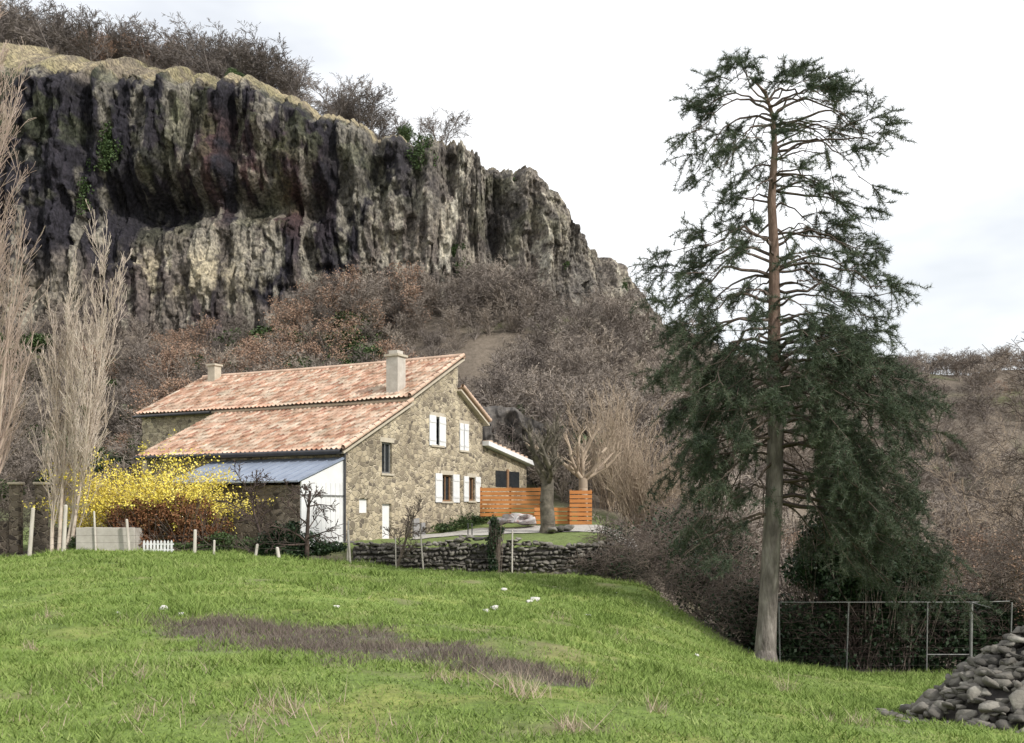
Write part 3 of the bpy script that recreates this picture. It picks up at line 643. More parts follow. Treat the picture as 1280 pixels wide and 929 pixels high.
for i in range(15):
    t_=-.05+i*.485;prism('roof_seam',[(9.06,3.83),(12.0,2.81),(12.0,2.784),(9.06,3.804)],t_,t_+.03,M['metalroof'])
prism('lean_to_white_panel',[(9.06,.1),(9.06,3.68),(11.7,2.76),(11.7,.1)],-.02,.04,M['white'])
for s_ in np.arange(9.3,11.7,.3): hbox('panel_batten',s_,s_+.035,-.045,-.021,.15,2.74,M['white'])
hbox('panel_rail',9.1,11.68,-.05,-.022,2.2,2.27,M['steel'])
hbox('front_dark_beam',9.003,9.05,.4,10.8,3.9,4.0,M['darkmetal'])  # dark beam along the front wall, just below the eave
hbox('front_window',9.004,9.03,8.2,9.2,2.4,3.4,M['glass'])
prism('annex_walls',[(-2.48,-.2),(-2.48,4.9),(-7.5,4.15),(-7.5,-.2)],.02,6,M['wall'])
prism('annex_roof',[(-2.5,5.18),(-2.5,4.95),(-7.95,4.12),(-7.95,4.35)],-.35,6.3,M['white'])
hbox('annex_window',-6.6,-3.9,.0,.018,2.9,3.75,M['glass']);hbox('annex_post',-5.3,-5.1,-.05,-.001,2.8,3.85,M['brownwood'])
for i in range(9):
    hbox('annex_tile_edge',-3.0-i*.5,-2.7-i*.5,-.3,.1,5.13-i*.075,5.22-i*.075,M['tiles'])
def loc_h(s,t): q=A+Vv*s+Uv*t;return q.x,q.y,g1(q.x,q.y)
sl=empty('leaning_slabs',H(4.2,-.5,.6))
for s_,w_,h_ in [(4.4,.5,.9),(3.85,.35,.65)]:
    x_,y_,z_=loc_h(s_,-.5);z_-=.05
    prism('slab',[(s_-w_/2,z_),(s_-w_/2+.05,z_+h_),(s_+w_/2,z_+h_*.95),(s_+w_/2,z_)],-.5,-.42,M['slate'],sl)
print('house',time.time()-T0)
bl_=[]
for s_ in np.arange(-1.8,3.4,.6):
    x_,y_,z_=loc_h(s_,-.8);bl_.append((x_,y_,z_+.25,.5,.5,R.uniform(.2,.6)))
v,f=leaves(blob_pts(sub_blobs(bl_,4,.5),2600),.055);mesh_obj('flower_bed_shrubs',v,f,M['ivy'])

pts=[(-4.3,43.6),(-1.6,44.6),(1.0,44.6),(3.6,44.0),(5.6,44.8)];Vd=[]
for i in range(41):
    q=i/10;a=min(int(q),3);fx=q-a;x_=pts[a][0]*(1-fx)+pts[a+1][0]*fx;y_=pts[a][1]*(1-fx)+pts[a+1][1]*fx
    for w in np.linspace(-1.7,1.2,9): Vd.append((x_,y_+w,g1(x_,y_+w)+.03))
mesh_obj('driveway',Vd,[(i*9+j,i*9+j+1,i*9+j+10,i*9+j+9) for i in range(40) for j in range(8)],M['gravel'])

def slat_fence(x0,x1,y_,z0,n,name='slatted_fence'):
    e_=empty(name,((x0+x1)/2,y_,z0))
    for i in range(n): box('plank',((x0+x1)/2,y_+R.normal(0,.004),z0+.12+i*.2),(x1-x0,.03,.155),M['planks'],e_)
    for x_ in np.linspace(x0+.05,x1-.05,3): box('post',(x_,y_+.07,z0+n*.1),(.09,.09,n*.2+.1),M['brownwood'],e_)
slat_fence(at(600,640,47.5).x,at(676,640,47.5).x,47.5,1.35,7)
slat_fence(at(668,640,46).x,at(712,640,46).x,46.0,1.0,4);slat_fence(at(712,640,45.6).x,at(740,640,45.6).x,45.6,.98,8)

L=[(at(643,640,45.5).x+dx,45.4,1.2+dz,a,.5,b,0,.1) for dx,dz,a,b in [(-.6,.0,.5,.2),(-.2,.12,.4,.2),(.2,.05,.5,.28),(.75,-.05,.4,.2),(.5,.2,.3,.12)]]
v,f=rocks(L,fine=True);mesh_obj('tarp_covered_pile',v,f,M['tarp'],smooth=True)
L=[(at(700,640,43).x+dx,43+R.normal(0,.2),g1(2.1+dx,43)+.15,.25,.2,.15,R.uniform(0,3),0) for dx in np.arange(-.4,.5,.2)]
v,f=rocks(L);mesh_obj('tree_foot_stones',v,f,M['stone'])

# ---------------------------------------------------------------- named trees
def tree_obj(name,loc,segs,m,sides=5):
    big=[s for s in segs if s[2]>.03];sm=[s for s in segs if s[2]<=.03]
    ps=[tubes(big,8)] if big else []
    if sm: ps.append(tubes(sm,3))
    v,f=merge(ps);o=mesh_obj(name,v,f,m,smooth=True);o.location=loc;return o
def pollard(seed,H_,r):
    rng=random.Random(seed);o=[];p=Vector((0,0,-.2));d=Vector((0,0,1))
    for i in range(5):
        d=(d+Vector((rng.gauss(0,.08),rng.gauss(0,.08),.2))).normalized();q=p+d*H_*.09;o.append((p[:],q[:],r*(1.25-.05*i if i else 1.6),r*(1.2-.05*i)));p=q
    for j in range(9):
        a=j/9*6.28+rng.uniform(-.3,.3);el_=rng.uniform(.55,1.4);dd=Vector((math.cos(a)*.9,math.sin(a)*.9,el_)).normalized();pp=p-Vector((0,0,rng.uniform(0,.3)));rr=r*.5
        for i in range(5):
            dd=(dd+Vector((rng.gauss(0,.25),rng.gauss(0,.25),.14+rng.gauss(0,.2)))).normalized();q=pp+dd*H_*rng.uniform(.07,.11)
            o.append((pp[:],q[:],rr,rr*.88));pp=q;rr*=.88
            for _ in range(2):
                if rng.random()<.6:
                    sd=(dd+Vector((rng.gauss(0,.9),rng.gauss(0,.9),.5))).normalized();e_=pp+sd*rng.uniform(.2,.5);o.append((pp[:],e_[:],rr*.65,rr*.5));o.append((e_[:],(e_+sd*.1)[:],rr*.75,rr*.4))
                    for k in range(5):
                        td=(sd+Vector((rng.gauss(0,.6),rng.gauss(0,.6),.4))).normalized();o.append((e_[:],(e_+td*rng.uniform(.2,.5))[:],.015,.008))
        o.append((pp[:],(pp+dd*.12)[:],rr*1.25,rr*.7))
        for k in range(9):
            td=(dd+Vector((rng.gauss(0,.6),rng.gauss(0,.6),.5))).normalized();o.append((pp[:],(pp+td*rng.uniform(.25,.6))[:],.016,.008))
    return o
M['plane']=mat('plane_bark',[(.06,.052,.042),(.12,.105,.08),(.23,.20,.155)],scale=3,bump=.03)
x_=at(685,0,43).x;tree_obj('pollarded_plane_tree',(x_,43,g1(x_,43)),pollard(3,5.6,.27),M['plane'])
x_=at(728,0,46).x;tree_obj('pollarded_plane_tree',(x_,46,g1(x_,46)),pollard(21,5.2,.2),M['palebrush'])
POP=pr(lev=3,segs=[14,7,4,3],kids=[50,11,6,0],wig=[.02,.05,.08,.1],up=[.05,.16,.12,.08],start=[.06,.15,.1,0],ang=[.42,.35,.4,.4],ratio=[.30,.36,.42,.4],taper=.25,rmin=.008,rr=.36)
o,_=tree_segs(11,POP,22,.26);tree_obj('poplar_tree',(-17.8,34,g1(-17.8,34)-.1),o,M['poplar'])
o,_=tree_segs(19,POP,21,.24);tree_obj('poplar_tree',(-19.8,37,g1(-19.8,37)-.1),o,M['poplar'])
P2=dict(POP);P2.update(kids=[20,8,5,0],ang=[.30,.3,.35,.4],ratio=[.42,.4,.42,.4])
o=[]
for j,(dx,dd,hh_) in enumerate([(0,(.06,0,1),8.8),(.25,(.16,.03,1),9.8),(-.25,(-.03,.05,1),7.6),(.4,(.22,-.05,1),7.6)]):
    a,_=tree_segs(30+j,P2,hh_,.075,dd,(dx,0,0));o+=a
M['birch']=mat('pale_poplar_bark',[(.42,.34,.27),(.58,.49,.41),(.68,.60,.52)],scale=2)
tree_obj('poplar_tree',(-16.4,36,g1(-16.4,36)-.1),o,M['birch'])
RT=pr(lev=4,segs=[8,6,4,3,2],kids=[12,7,5,4,0],wig=[.10,.16,.2,.2,.2],up=[.03,.03,.03,.02,.0],ang=[.8,.8,.7,.7,.6],rmin=.007,taper=.16,rr=.5)
o,_=tree_segs(61,RT,9.5,.14,(.02,0,1));tree_obj('bare_oak_tree',(15.7,26,g1(15.7,26)-.2),o,M['darktwig'])
o,_=tree_segs(62,RT,11,.16,(-.03,0,1));tree_obj('bare_oak_tree',(19.0,34,g1(19,34)-.2),o,M['brush'])
o,_=tree_segs(63,RT,10.5,.15,(-.05,0,1));tree_obj('bare_oak_tree',(24,48,g1(24,48)-.2),o,M['palebrush'])
o,_=tree_segs(5,pr(lev=3,segs=[5,5,3,2],kids=[9,7,5,0],up=[.0,.0,.03,.0],start=[.3,.2,.1,0],ang=[1.1,.9,.7,.6]),2.6,.10,(.1,0,1));q=Vector((-7.3,35.3,0));tree_obj('gnarled_fruit_tree',(q.x,q.y,g1(q.x,q.y)-.1),o,M['darktwig'])
o,_=tree_segs(6,pr(lev=3,segs=[5,5,3,2],kids=[8,7,5,0],start=[.2,.2,.1,0],ang=[.9,.8,.7,.6]),2.4,.07,(.3,0,1));q=Vector((-4.5,38.4,0));tree_obj('gnarled_fruit_tree',(q.x,q.y,g1(q.x,q.y)-.1),o,M['brush'])
o,_=tree_segs(9,pr(lev=3,segs=[5,5,3,2],kids=[8,7,5,0],start=[.2,.2,.1,0],ang=[.7,.8,.7,.6]),2.6,.06,(-.2,0,1));q=Vector((-9.0,36.3,0));tree_obj('gnarled_fruit_tree',(q.x,q.y,g1(q.x,q.y)-.1),o,M['darktwig'])
bl_=[(-7.6,35.6,.4,.8,.5,.5),(-6.5,35.9,.25,.7,.5,.35),(-8.5,35.4,.45,.5,.4,.6),(-7.8,35.5,1.0,.3,.3,.6)]
v,f=leaves(blob_pts(sub_blobs(bl_,7,.5),6500),.055);mesh_obj('ivy_bush',v,f,M['evergreen'])
def stems(seed,n,h,r,spread,P=None):
    rng=random.Random(seed);o=[]
    P=P or pr(lev=2,segs=[6,4,3],kids=[8,5,0],wig=[.06,.1,.15],up=[.05,.05,.03],start=[.25,.15,0],ang=[.4,.45,.5],ratio=[.4,.4,.4],rmin=.009)
    for j in range(n):
        a=rng.uniform(0,6.28);k_=rng.uniform(0,spread);dd=(math.cos(a)*k_,math.sin(a)*k_,1)
        oo,_=tree_segs(seed*97+j,P,h*rng.uniform(.6,1.05),r,dd,(rng.gauss(0,.4),rng.gauss(0,.4),-.1));o+=oo
    return o
for px_,Y_,h_,s_ in [(795,50,5.6,.8),(765,54,6.0,.6),(825,49,4.4,.8)]:
    x_=at(px_,0,Y_).x;tree_obj('pale_coppice_shrub',(x_,Y_,g1(x_,Y_)),stems(int(px_),42,h_,.03,s_),M['palebrush'])
print('trees',time.time()-T0)
def shrub(name,blobs,nl,size,m,stemm=None,k=7,fr=.42,nst=60):
    e_=empty(name,(blobs[0][0],blobs[0][1],g1(blobs[0][0],blobs[0][1])))
    v,f=leaves(blob_pts(sub_blobs(blobs,k,fr),nl),size);mesh_obj('foliage',v,f,m,e_)
    o=[]
    for b in blobs:
        for i in range(nst):
            d=rnd_unit(1)[0];d[2]=abs(d[2]);o.append(((b[0]+R.normal(0,b[3]*.2),b[1]+R.normal(0,b[4]*.2),g1(b[0],b[1])),tuple(np.array(b[:3])+d*np.array(b[3:])*1.05),.014,.005))
    v,f=tubes(o,3);mesh_obj('stems',v,f,stemm or M['brush'],e_);return e_
fo=empty('forsythia_bush',(-13.6,37.5,.3));o=[];fl=[]
for cxx,cyy,n_,h_,sp_ in [(-14.0,37.6,165,4.9,.58),(-12.7,37.3,110,4.0,.66),(-15.3,37.4,75,3.3,.8),(-11.9,37.1,40,2.7,.6)]:
    for i in range(n_):
        a_=R.uniform(0,6.28);k_=R.uniform(.1,sp_);d=np.array([math.cos(a_)*k_,math.sin(a_)*k_*.7,1.0]);p_=np.array([cxx+R.normal(0,.3),cyy+R.normal(0,.2),g1(cxx,cyy)]);L_=h_*R.uniform(.55,1.05)
        for s_ in range(9):
            d=d/np.linalg.norm(d);q_=p_+d*L_/9;o.append((tuple(p_),tuple(q_),.012-.001*s_,.011-.001*s_))
            if s_>2:
                for _ in range(11): fl.append(p_+(q_-p_)*R.random()+R.normal(0,.085,3))
            d=d+np.array([math.cos(a_)*.10,math.sin(a_)*.07,-.02-.024*s_])+R.normal(0,.05,3);p_=q_
v,f=tubes(o,3);mesh_obj('stems',v,f,M['palebrush'],fo);v,f=leaves(np.array(fl),.038,asp=.8);mesh_obj('flowers',v,f,M['yellow'],fo)
shrub('copper_shrub',[(-13.2,36.3,1.15,1.4,.8,1.0),(-12.0,36.2,1.35,1.2,.8,1.05),(-14.2,36.3,1.0,.8,.6,.8),(-11.0,36.2,.9,.8,.6,.8)],19000,.05,M['redshrub'],k=16,fr=.36)
shrub('low_hedge',[(-10.5,35.9,.45,1.0,.5,.45),(-9.4,35.8,.35,.8,.5,.35),(-15.5,35.9,.4,.6,.4,.4),(-12,35.6,.3,1.5,.4,.3)],5500,.05,M['ivy'])
shrub('ivy_clad_post',[(-.65,38.55,.1,.26,.25,1.15),(-.6,38.55,.9,.32,.28,.45)],3800,.05,M['evergreen'])
def thicket(name,blobs,n,m,r=.012,leaf=None,nl=0,ls=.06,lfr=.5):
    e_=empty(name,(blobs[0][0],blobs[0][1],blobs[0][2]));B_=np.array(blobs,float);o=[]
    w=(B_[:,3]*B_[:,5])/np.sum(B_[:,3]*B_[:,5])
    for i in range(n):
        b=B_[R.choice(len(B_),p=w)];d=rnd_unit(1)[0]*R.random()**.4;p0=b[:3]+d*b[3:];dd=rnd_unit(1)[0];dd[2]=abs(dd[2])*1.1-.1;l_=R.uniform(.3,1.0)
        for s_ in range(3):
            p1=p0+dd*l_/3;o.append((tuple(p0),tuple(p1),r*(1-.25*s_),r*(1-.25*(s_+1))));p0=p1;dd=dd+np.array([R.normal(0,.25),R.normal(0,.25),-.35])
    v,f=tubes(o,3);mesh_obj('stems',v,f,m,e_)
    if nl: v,f=leaves(blob_pts(sub_blobs(blobs,9,lfr),nl,shell=.1),ls);mesh_obj('leaves',v,f,leaf,e_)
    return e_
def blobrow(pts): return [tuple(at(px,py,Y))+(rx,ry,rz) for px,py,Y,rx,ry,rz in pts]
thicket('bramble_thicket',blobrow([(790,700,38,1.4,1.2,1.0),(840,705,36,1.5,1.2,1.3),(880,735,34,1.4,1.2,1.3),(925,760,32,1.2,1,1.3),(900,690,36,1.4,1.2,1.5),(770,680,40,1.2,1.2,1.0),(850,660,39,1.6,1.4,1.2),(740,705,38.6,.9,.5,.4)]),7500,M['brush'],.011,M['evergreen'],9000,.055)
thicket('dark_bramble_bank',blobrow([(985,800,31,1.2,.7,1.3),(1040,800,31,1.3,.7,1.3),(1095,800,31,1.3,.7,1.3),(1150,800,31,1.3,.7,1.3),(1205,800,31,1.3,.7,1.3),(1255,805,31,1.3,.7,1.2),(1310,800,31,1.4,.7,1.4),(960,780,32.5,1.2,.8,1.3),(1150,770,32.5,2,.8,1.2),(1050,770,32.5,2,.8,1.2),(1230,775,32.5,1.6,.8,1.1)]),5000,M['darktwig'],.011,M['evergreen'],50000,.075,.55)
thicket('brown_thicket',blobrow([(1262,720,31,1.1,1,1.2),(1290,740,31,1.2,1,1.4),(1190,725,36,1.6,1.2,1.2),(1240,690,38,2,1.2,1.2)]),2600,M['brush'],.011,M['oakleaf'],2500,.05)
shrub('holly_bush',blobrow([(1085,700,31,1.6,1.0,1.3),(1135,715,31,1.4,1,1.0),(1050,690,31.5,1.3,1,1.4),(1080,635,31.5,1.4,.9,1.4),(1110,745,31,1.8,1,.8),(1010,700,31.5,1.0,.9,1.3),(1060,600,31.5,1.0,.9,1.0)]),30000,.07,M['evergreen'],k=14,fr=.36)
print('shrubs',time.time()-T0)

# ---------------------------------------------------------------- the pine
rng=random.Random(4)
PY=28.0;m=PY/F
def zz_at(py): return EYE+(640-py)*m
def xx_at(px): return (px-640)*m
trk=[(957,836,.38),(958,815,.30),(961,770,.265),(964,700,.255),(967,620,.24),(968,540,.22),(966,460,.19),(968,380,.17),(969,310,.14),(966,250,.12),(969,190,.09),(966,150,.06),(955,118,.035),(935,98,.02)]
tp_=[Vector((xx_at(a),PY+.15*math.sin(i*.9),zz_at(b))) for i,(a,b,_) in enumerate(trk)]
zsT=np.array([p_.z for p_ in tp_]);xsT=np.array([p_.x for p_ in tp_]);ysT=np.array([p_.y for p_ in tp_])
def trunk_at(z): return Vector((np.interp(z,zsT,xsT),np.interp(z,zsT,ysT),z))
pine=empty('pine_tree',(tp_[0].x,PY,tp_[0].z))
lo=[(tp_[i][:],tp_[i+1][:],trk[i][2],trk[i+1][2]) for i in range(0,6)];hi=[(tp_[i][:],tp_[i+1][:],trk[i][2],trk[i+1][2]) for i in range(6,13)]
v,f=tubes(lo,14);mesh_obj('trunk_lower',v,f,M['pinebark2'],pine,smooth=True);v,f=tubes(hi,12);mesh_obj('trunk_upper',v,f,M['pinebark'],pine,smooth=True)
limbs=[];tufts=[]
def spray(p,d,L_,n,hang):
    for k in range(n):
        dd=(d+Vector((rng.gauss(0,.6),rng.gauss(0,.6),rng.gauss(0,.38)))).normalized();q=p.copy();l=L_*rng.uniform(.45,1.2)
        for s in range(4):
            dd=(dd+Vector((rng.gauss(0,.16),rng.gauss(0,.16),-hang))).normalized();q2=q+dd*l/4;limbs.append((q[:],q2[:],.011-.002*s,.009-.002*s))
            if s>0 or rng.random()<.5: tufts.append((*q2,*dd))
            if rng.random()<.7:
                sd=(dd+Vector((rng.gauss(0,.8),rng.gauss(0,.8),rng.gauss(.05,.5)))).normalized();e=q2+sd*rng.uniform(.12,.32);limbs.append((q2[:],e[:],.006,.005));tufts.append((*e,*sd))
            q=q2
def limb(y0,ex,ey_,dep,dens=1.0,arch=.15,bare_=False,hang=.12):
    b=trunk_at(zz_at(y0));tip_=Vector((xx_at(ex),PY+dep,zz_at(ey_)));v_=tip_-b;Ln=v_.length;n=10;pts=[]
    o1=Vector((rng.gauss(0,.06),rng.gauss(0,.08),rng.gauss(0,.07)))*Ln
    for i in range(n+1):
        t=i/n;pts.append(b+v_*t+Vector((0,0,arch*Ln*math.sin(math.pi*min(t*1.0,1))))+o1*math.sin(t*6.28)*.6+Vector((rng.gauss(0,.03),rng.gauss(0,.03),rng.gauss(0,.03))))
    r0=.018+.013*Ln
    for i in range(n): limbs.append((pts[i][:],pts[i+1][:],r0*(1-.85*i/n),r0*(1-.85*(i+1)/n)))
    if bare_:
        for i in range(4,n+1):
            dd=(v_.normalized()+Vector((rng.gauss(0,.7),rng.gauss(0,.7),rng.gauss(-.3,.4)))).normalized();e=pts[i]+dd*rng.uniform(.3,.8);limbs.append((pts[i][:],e[:],.012,.005))
        return
    up_=y0<425
    nc=max(3,int(round(((1.7+Ln*1.15) if up_ else (2.0+Ln*1.5))*dens)))
    for k in range(nc):
        t=1-(k/nc)*(.60 if up_ else .74)+rng.uniform(-.05,.05);t=min(max(t,.2),1);i=min(int(t*n),n-1);p=pts[i].lerp(pts[i+1],min(t*n-i,1))
        side=Vector((-v_.y,v_.x,0)).normalized()*rng.choice((-1,1))
        dd=(v_.normalized()*rng.uniform(.3,1)+side*rng.uniform(.2,1)+Vector((0,0,rng.uniform(-.25,.45)))).normalized()
        l=.42+.2*Ln*rng.uniform(.5,1);q=p+dd*l*.6;limbs.append((p[:],q[:],.016,.011))
        spray(q,dd,l,rng.choice((3,4,4,5)),hang)
LM=[(125,925,88,0,1.1,.1),(130,905,112,-.5,1.1,.2),(135,880,135,.4,1.2,.25),(145,870,165,-.3,1.2,.3),(150,875,200,.6,1.1,.3),(160,895,225,-.8,1,.25),
(128,985,105,.3,1,.1),(132,1015,112,-.4,1,.15),(138,1050,120,.5,.8,.2),(150,1080,160,.2,.45,.25),(165,1085,185,-.6,.35,.25),(170,1060,190,.8,.4,.25),(185,1070,225,-.3,.45,.25),(150,1000,150,-1.6,1,.2),(150,940,150,1.6,1,.2),(175,930,200,-1.7,.9,.2),(180,1000,200,1.8,.8,.2),(120,950,120,-.8,1.1,.1),
(205,915,235,.5,.8,.2),(225,925,270,-.8,.6,.2),(230,1035,250,.6,.8,.2),(240,1065,262,-.2,.5,.2),(235,985,260,-1.5,.6,.2),(250,940,265,1.3,.6,.2),(262,1030,280,1.0,.6,.2),
(300,880,300,.5,.6,.2),(305,850,318,-.5,1,.15),(320,838,345,.6,1.1,.15),(330,860,365,-1.0,1.1,.2),(345,832,385,.2,1.1,.2),(350,880,395,1.4,1,.2),(318,930,330,-1.8,.8,.15),
(300,1035,285,.3,.5,.15),(310,1075,320,-.5,.8,.2),(322,1050,345,1.2,.9,.2),(335,1092,360,.3,.9,.2),(345,1070,385,-1.3,1,.2),(360,1095,405,.8,.9,.2),(340,990,345,-2,.9,.15),(355,960,360,2.0,.9,.15),
(380,850,425,-.8,1.2,.2),(395,870,450,.9,1.2,.2),(400,845,470,-.3,1.2,.2),(415,880,480,-1.7,1.3,.2),(385,1045,410,-1.5,1,.2),(400,1085,440,.4,1,.25),(410,1050,450,1.7,1.1,.2),(390,980,410,-2.3,.9,.15),(420,940,440,2.2,1,.15),(375,920,400,-1.2,.9,.2),(405,1010,430,-1.4,1,.2),
(430,852,520,.3,1.4,.25),(440,868,545,-1.1,1.4,.25),(450,885,560,1.2,1.3,.25),(455,858,580,-.3,1.4,.3),(470,900,590,-1.8,1.2,.25),(480,876,615,.6,1.3,.3),(430,905,490,-1.5,1.2,.2),(460,925,530,-1.8,1.0,.2),
(425,1090,480,-.8,1.4,.25),(435,1120,500,.4,1.4,.25),(445,1138,505,-.2,1.4,.25),(450,1100,520,1.5,1.4,.25),(460,1128,545,-1,1.4,.25),(470,1085,545,-1.9,1.4,.25),(485,1115,580,.5,1.4,.3),(495,1070,570,2.0,1.3,.25),(430,1050,470,-1.8,1.3,.2),(460,1050,520,-2,1.3,.2),
(440,1000,470,-2.6,1.3,.2),(460,960,500,-2.6,.8,.2),(470,1010,500,2.6,1.2,.2),(490,930,540,-2.5,.8,.2),(500,1020,560,-2.4,1.2,.2),(510,920,570,2.3,1.1,.2),(520,1030,600,-1.8,1.3,.25),
(520,1095,620,-.6,1.5,.3),(530,1060,630,-1.6,1.5,.3),(540,1110,650,.6,1.4,.3),(560,1080,670,-.9,1.5,.3),(570,1050,690,1.2,1.4,.25),(590,1100,700,.2,1.4,.25),(600,1060,710,-.8,1.3,.2),(620,1130,735,.4,1.5,.2),(625,1165,745,-.3,1.3,.2),(560,1115,640,-.8,1.4,.3),(600,1130,690,-1.0,1.3,.25),
(520,890,640,-.5,1,.25),(545,905,660,.8,.9,.25),(560,875,670,-.2,.9,.25),(575,920,680,-1.4,.7,.2)]
for y0,ex,ey_,dep,dn,ar in LM:
    limb(y0,ex+rng.uniform(-6,6),ey_+rng.uniform(-5,5),dep,dn,ar,hang=.12 if y0<300 else .20 if y0<420 else .24)
for j in range(26):
    y0=rng.uniform(240,660);sx=rng.choice((-1,1))*rng.uniform(35,110);limb(y0,965+sx,y0+rng.uniform(-15,60),rng.uniform(-1,1),1,.1,True)
for j in range(14):
    y0=rng.uniform(120,240);limb(y0,965+rng.uniform(60,135),y0+rng.uniform(-20,40),rng.uniform(-.8,.8),1,.1,True)
v,f=tubes(limbs,3);mesh_obj('limbs',v,f,M['pinelimb'],pine)
T=np.array(tufts);NT=len(T);K=28;print('tufts',NT)
c=np.repeat(T[:,:3],K,0);d=np.repeat(T[:,3:],K,0);n=len(c)
b=c-d*R.uniform(-.04,.20,n)[:,None];dirn=rnd_unit(n)*.9+d*.6+np.array([0,0,.12]);dirn/=np.linalg.norm(dirn,axis=1)[:,None]
ln=R.uniform(.09,.18,n);w=np.cross(dirn,rnd_unit(n));w/=np.linalg.norm(w,axis=1)[:,None]+1e-9;w*=R.uniform(.005,.010,n)[:,None]
mesh_obj('needles',np.stack([b-w,b+w,b+dirn*ln[:,None]],1).reshape(-1,3),np.arange(3*n).reshape(n,3),M['needles'],pine)
print('pine',time.time()-T0)

# ---------------------------------------------------------------- pen fence below the pine
fe=empty('wire_pen_fence',(10,30,-3));o=[];wi=[]
yF=30.0
xsF=[(a-640)/F*yF for a in (975,1058,1158,1213,1262)];zt_=EYE+(640-753)/F*yF
for i,x_ in enumerate(xsF):
    zg=g1(x_,yF);o.append(((x_,yF,zg-.2),(x_+R.normal(0,.05),yF,zt_),.05 if i==3 else .022,.05 if i==3 else .022))
for i in range(4):
    o.append(((xsF[i],yF,zt_),(xsF[i+1],yF,zt_+R.normal(0,.03)),.015,.015))
for k_ in range(1,8):
    z_=zt_-k_*.27;wi+= [((xsF[i],yF,z_),((xsF[i]+xsF[i+1])/2,yF,z_-.03),.003,.003) for i in range(4)]+[(((xsF[i]+xsF[i+1])/2,yF,z_-.03),(xsF[i+1],yF,z_),.003,.003) for i in range(4)]
for x_ in np.arange(xsF[0],xsF[-1],.3): wi.append(((x_,yF,zt_),(x_,yF,g1(x_,yF)),.0022,.0022))
o.append(((xsF[2],yF,-2.7),(xsF[3],yF,-2.7),.018,.018));o.append(((xsF[3],yF,zt_),(xsF[3],yF-1.3,zt_-.05),.02,.02))
v,f=tubes(o,6);mesh_obj('posts_and_rails',v,f,M['steel'],fe)
v,f=tubes(wi,3);mesh_obj('wire_mesh',v,f,M['wire'],fe)

def post(px,top,bot,Y,w=.1,m='postwood',name='fence_post',lean=0):
    x_=at(px,0,Y).x;zt2=EYE+(640-top)/F*Y;zg=g1(x_,Y)-.2
    V_,F_=tubes([((x_,Y,zg),(x_+lean,Y,zt2),w/2,w/2*.9),((x_+lean,Y,zt2),(x_+lean,Y,zt2+.03),w/2*.9,w*.2)],8);return mesh_obj(name,V_,F_,M[m])
for px_,tp2,Y_,w_ in [(36,636,34.5,.15),(79,632,34.5,.15),(120,640,35.2,.08),(162,650,35,.11),(243,663,34.5,.13),(267,676,34.5,.09),(318,681,34.5,.11),(350,685,34,.13),(434,652,37,.07),(530,664,37.6,.06),(640,664,37.8,.06),(495,672,37.6,.05),(438,664,36.5,.10)]:
    post(px_,tp2,0,Y_,w_,lean=R.normal(0,.06))
o=[]
fx=[(36,34.5),(79,34.5),(162,35),(243,34.5),(267,34.5),(318,34.5),(350,34),(434,37),(530,37.6),(640,37.8)]
for (a_,ya),(b_,yb) in zip(fx[:-1],fx[1:]):
    for k_ in (.35,.6):
        pa=at(a_,0,ya);pb=at(b_,0,yb);o.append(((pa.x,ya,g1(pa.x,ya)+k_),(pb.x,yb,g1(pb.x,yb)+k_),.004,.004))
v,f=tubes(o,4);mesh_obj('fence_wire',v,f,M['wire'])
x0,x1=at(97,0,35.4).x,at(170,0,35.4).x;tr=empty('concrete_trough',((x0+x1)/2,35.6,.3));zc=g1((x0+x1)/2,35.6)
box('front',((x0+x1)/2,35.3,zc+.3),(x1-x0,.1,.95),M['concrete'],tr,bev=.02);box('back',((x0+x1)/2,36.0,zc+.3),(x1-x0,.1,.95),M['concrete'],tr,bev=.02)
box('end_1',(x0+.05,35.65,zc+.29),(.1,.59,.93),M['concrete'],tr);box('end_2',(x1-.05,35.65,zc+.29),(.1,.59,.93),M['concrete'],tr)
box('bottom',((x0+x1)/2,35.65,zc+.1),(x1-x0-.2,.59,.2),M['concrete'],tr)
x0,x1=at(180,0,34.8).x,at(215,0,34.8).x;pf=empty('white_picket_fence',((x0+x1)/2,34.8,.2));zc=g1(x0,34.8)
for x_ in np.arange(x0,x1,.12):
    w_=.035;V_=[(x_-w_,34.8,zc-.05),(x_+w_,34.8,zc-.05),(x_+w_,34.8,zc+.4),(x_,34.8,zc+.46),(x_-w_,34.8,zc+.4)];V_+=[(a,b+.02,c_) for a,b,c_ in V_]
    mesh_obj('picket',V_,[(0,1,2,3,4),(9,8,7,6,5)]+[(i,i+5,(i+1)%5+5,(i+1)%5) for i in range(5)],M['white'],pf)
for k_ in (.12,.32): box('rail',((x0+x1)/2,34.84,zc+k_),(x1-x0+.1,.03,.05),M['white'],pf)
def pillar(px,Y,top,w):
    x_=at(px,0,Y).x;zt2=EYE+(640-top)/F*Y;e_=empty('stone_gatepost',(x_,Y,0));box('shaft',(x_,Y,(zt2-.3)/2),(w,w,zt2+.3),M['walldark'],e_);box('cap',(x_,Y,zt2+.05),(w+.12,w+.12,.10),M['cream'],e_,bev=.02)
pillar(20,38,606,.36);pillar(52,39,606,.36)
box('garden_wall',(-21.9,38.2,.4),(5.4,.5,1.7),M['walldark'])
box('garden_wall',(-17.3,38.6,.35),(2.4,.4,1.3),M['walldark'])
thicket('hedge_thicket',[(-19,40,1.3,2,1,1.2),(-16.5,40.5,1.5,1.6,1,1.4),(-21.5,40,1.6,2,1,1.6),(-15,39,1.0,1,.8,.9)],2200,M['brush'],.011)
for px_ in (585,590,612): post(px_,655,0,42.5,.05,'darkmetal','handrail_post')

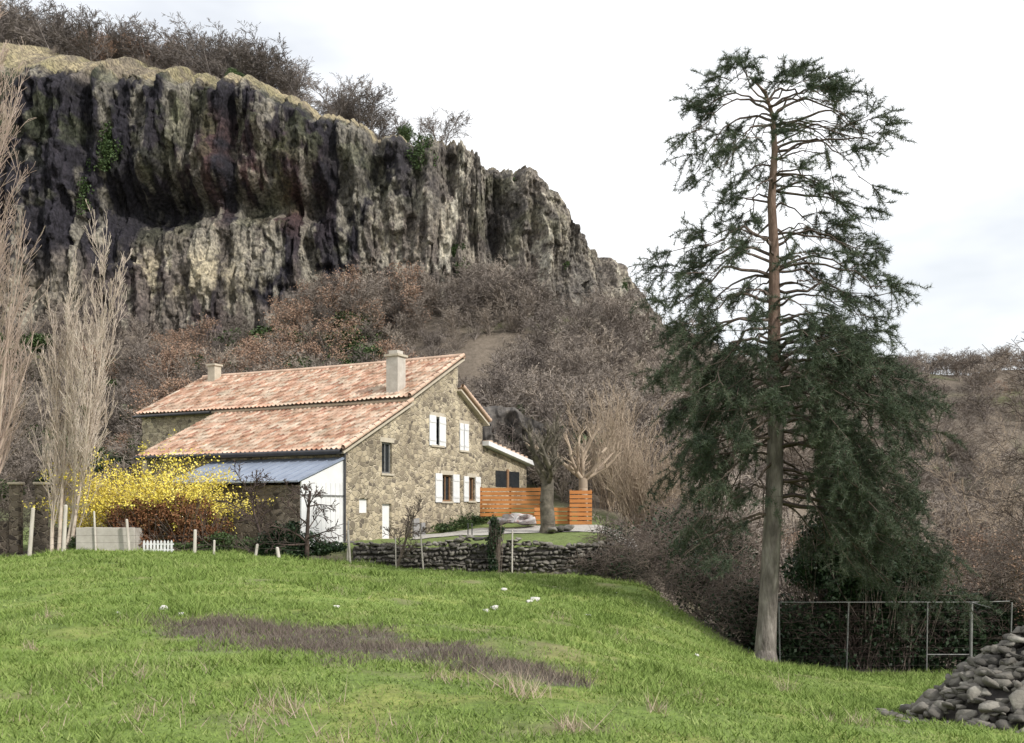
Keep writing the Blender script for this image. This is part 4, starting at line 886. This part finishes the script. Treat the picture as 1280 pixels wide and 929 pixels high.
# ---------------------------------------------------------------- light, sky, camera
saz=Vector((.80,-.60)).normalized();sel=math.radians(38)
sd=Vector((saz.x*math.cos(sel),saz.y*math.cos(sel),math.sin(sel)))
sun=bpy.data.lights.new('sun','SUN');sun.energy=3.6;sun.angle=math.radians(4);sun.color=(1,.96,.90)
so=bpy.data.objects.new('sun',sun);so.rotation_euler=sd.to_track_quat('Z','Y').to_euler();so.location=(30,-30,60);scene.collection.objects.link(so)
w=bpy.data.worlds.new('World');scene.world=w;w.use_nodes=True;nt=w.node_tree;nd=nt.nodes;lk=nt.links;bg=nd['Background']
sky=nd.new('ShaderNodeTexSky');sky.sky_type='NISHITA';sky.sun_disc=False;sky.sun_elevation=sel;sky.sun_rotation=math.atan2(saz.x,saz.y);sky.air_density=1.2;sky.dust_density=2
tc=nd.new('ShaderNodeTexCoord');mp=nd.new('ShaderNodeMapping');mp.inputs['Scale'].default_value=(1,1,2.6);mp.inputs['Location'].default_value=(.3,.1,.4)
nz=nd.new('ShaderNodeTexNoise');nz.inputs['Scale'].default_value=2.2;nz.inputs['Detail'].default_value=5;nz.inputs['Roughness'].default_value=.5
lk.new(tc.outputs['Generated'],mp.inputs[0]);lk.new(mp.outputs[0],nz.inputs['Vector'])
rp=nd.new('ShaderNodeMapRange');rp.inputs[1].default_value=.38;rp.inputs[2].default_value=.58;rp.inputs[3].default_value=.62;rp.inputs[4].default_value=1.0;lk.new(nz.outputs[0],rp.inputs[0])
mx=nd.new('ShaderNodeMix');mx.data_type='RGBA';mx.inputs[7].default_value=(12.6,12.8,13.1,1);lk.new(rp.outputs[0],mx.inputs[0]);lk.new(sky.outputs[0],mx.inputs[6]);lk.new(mx.outputs[2],bg.inputs[0]);bg.inputs[1].default_value=.1
cam=bpy.data.cameras.new('camera');cam.sensor_width=36;cam.lens=F/1280*36;cam.shift_y=(640-464.5)/1280;cam.clip_end=6000;cam.clip_start=.1
co=bpy.data.objects.new('camera',cam);co.location=(0,0,EYE);co.rotation_euler=(math.pi/2,0,0);scene.collection.objects.link(co);scene.camera=co
scene.view_settings.view_transform='Standard';scene.view_settings.look='None';scene.view_settings.exposure=0
print('done',time.time()-T0)
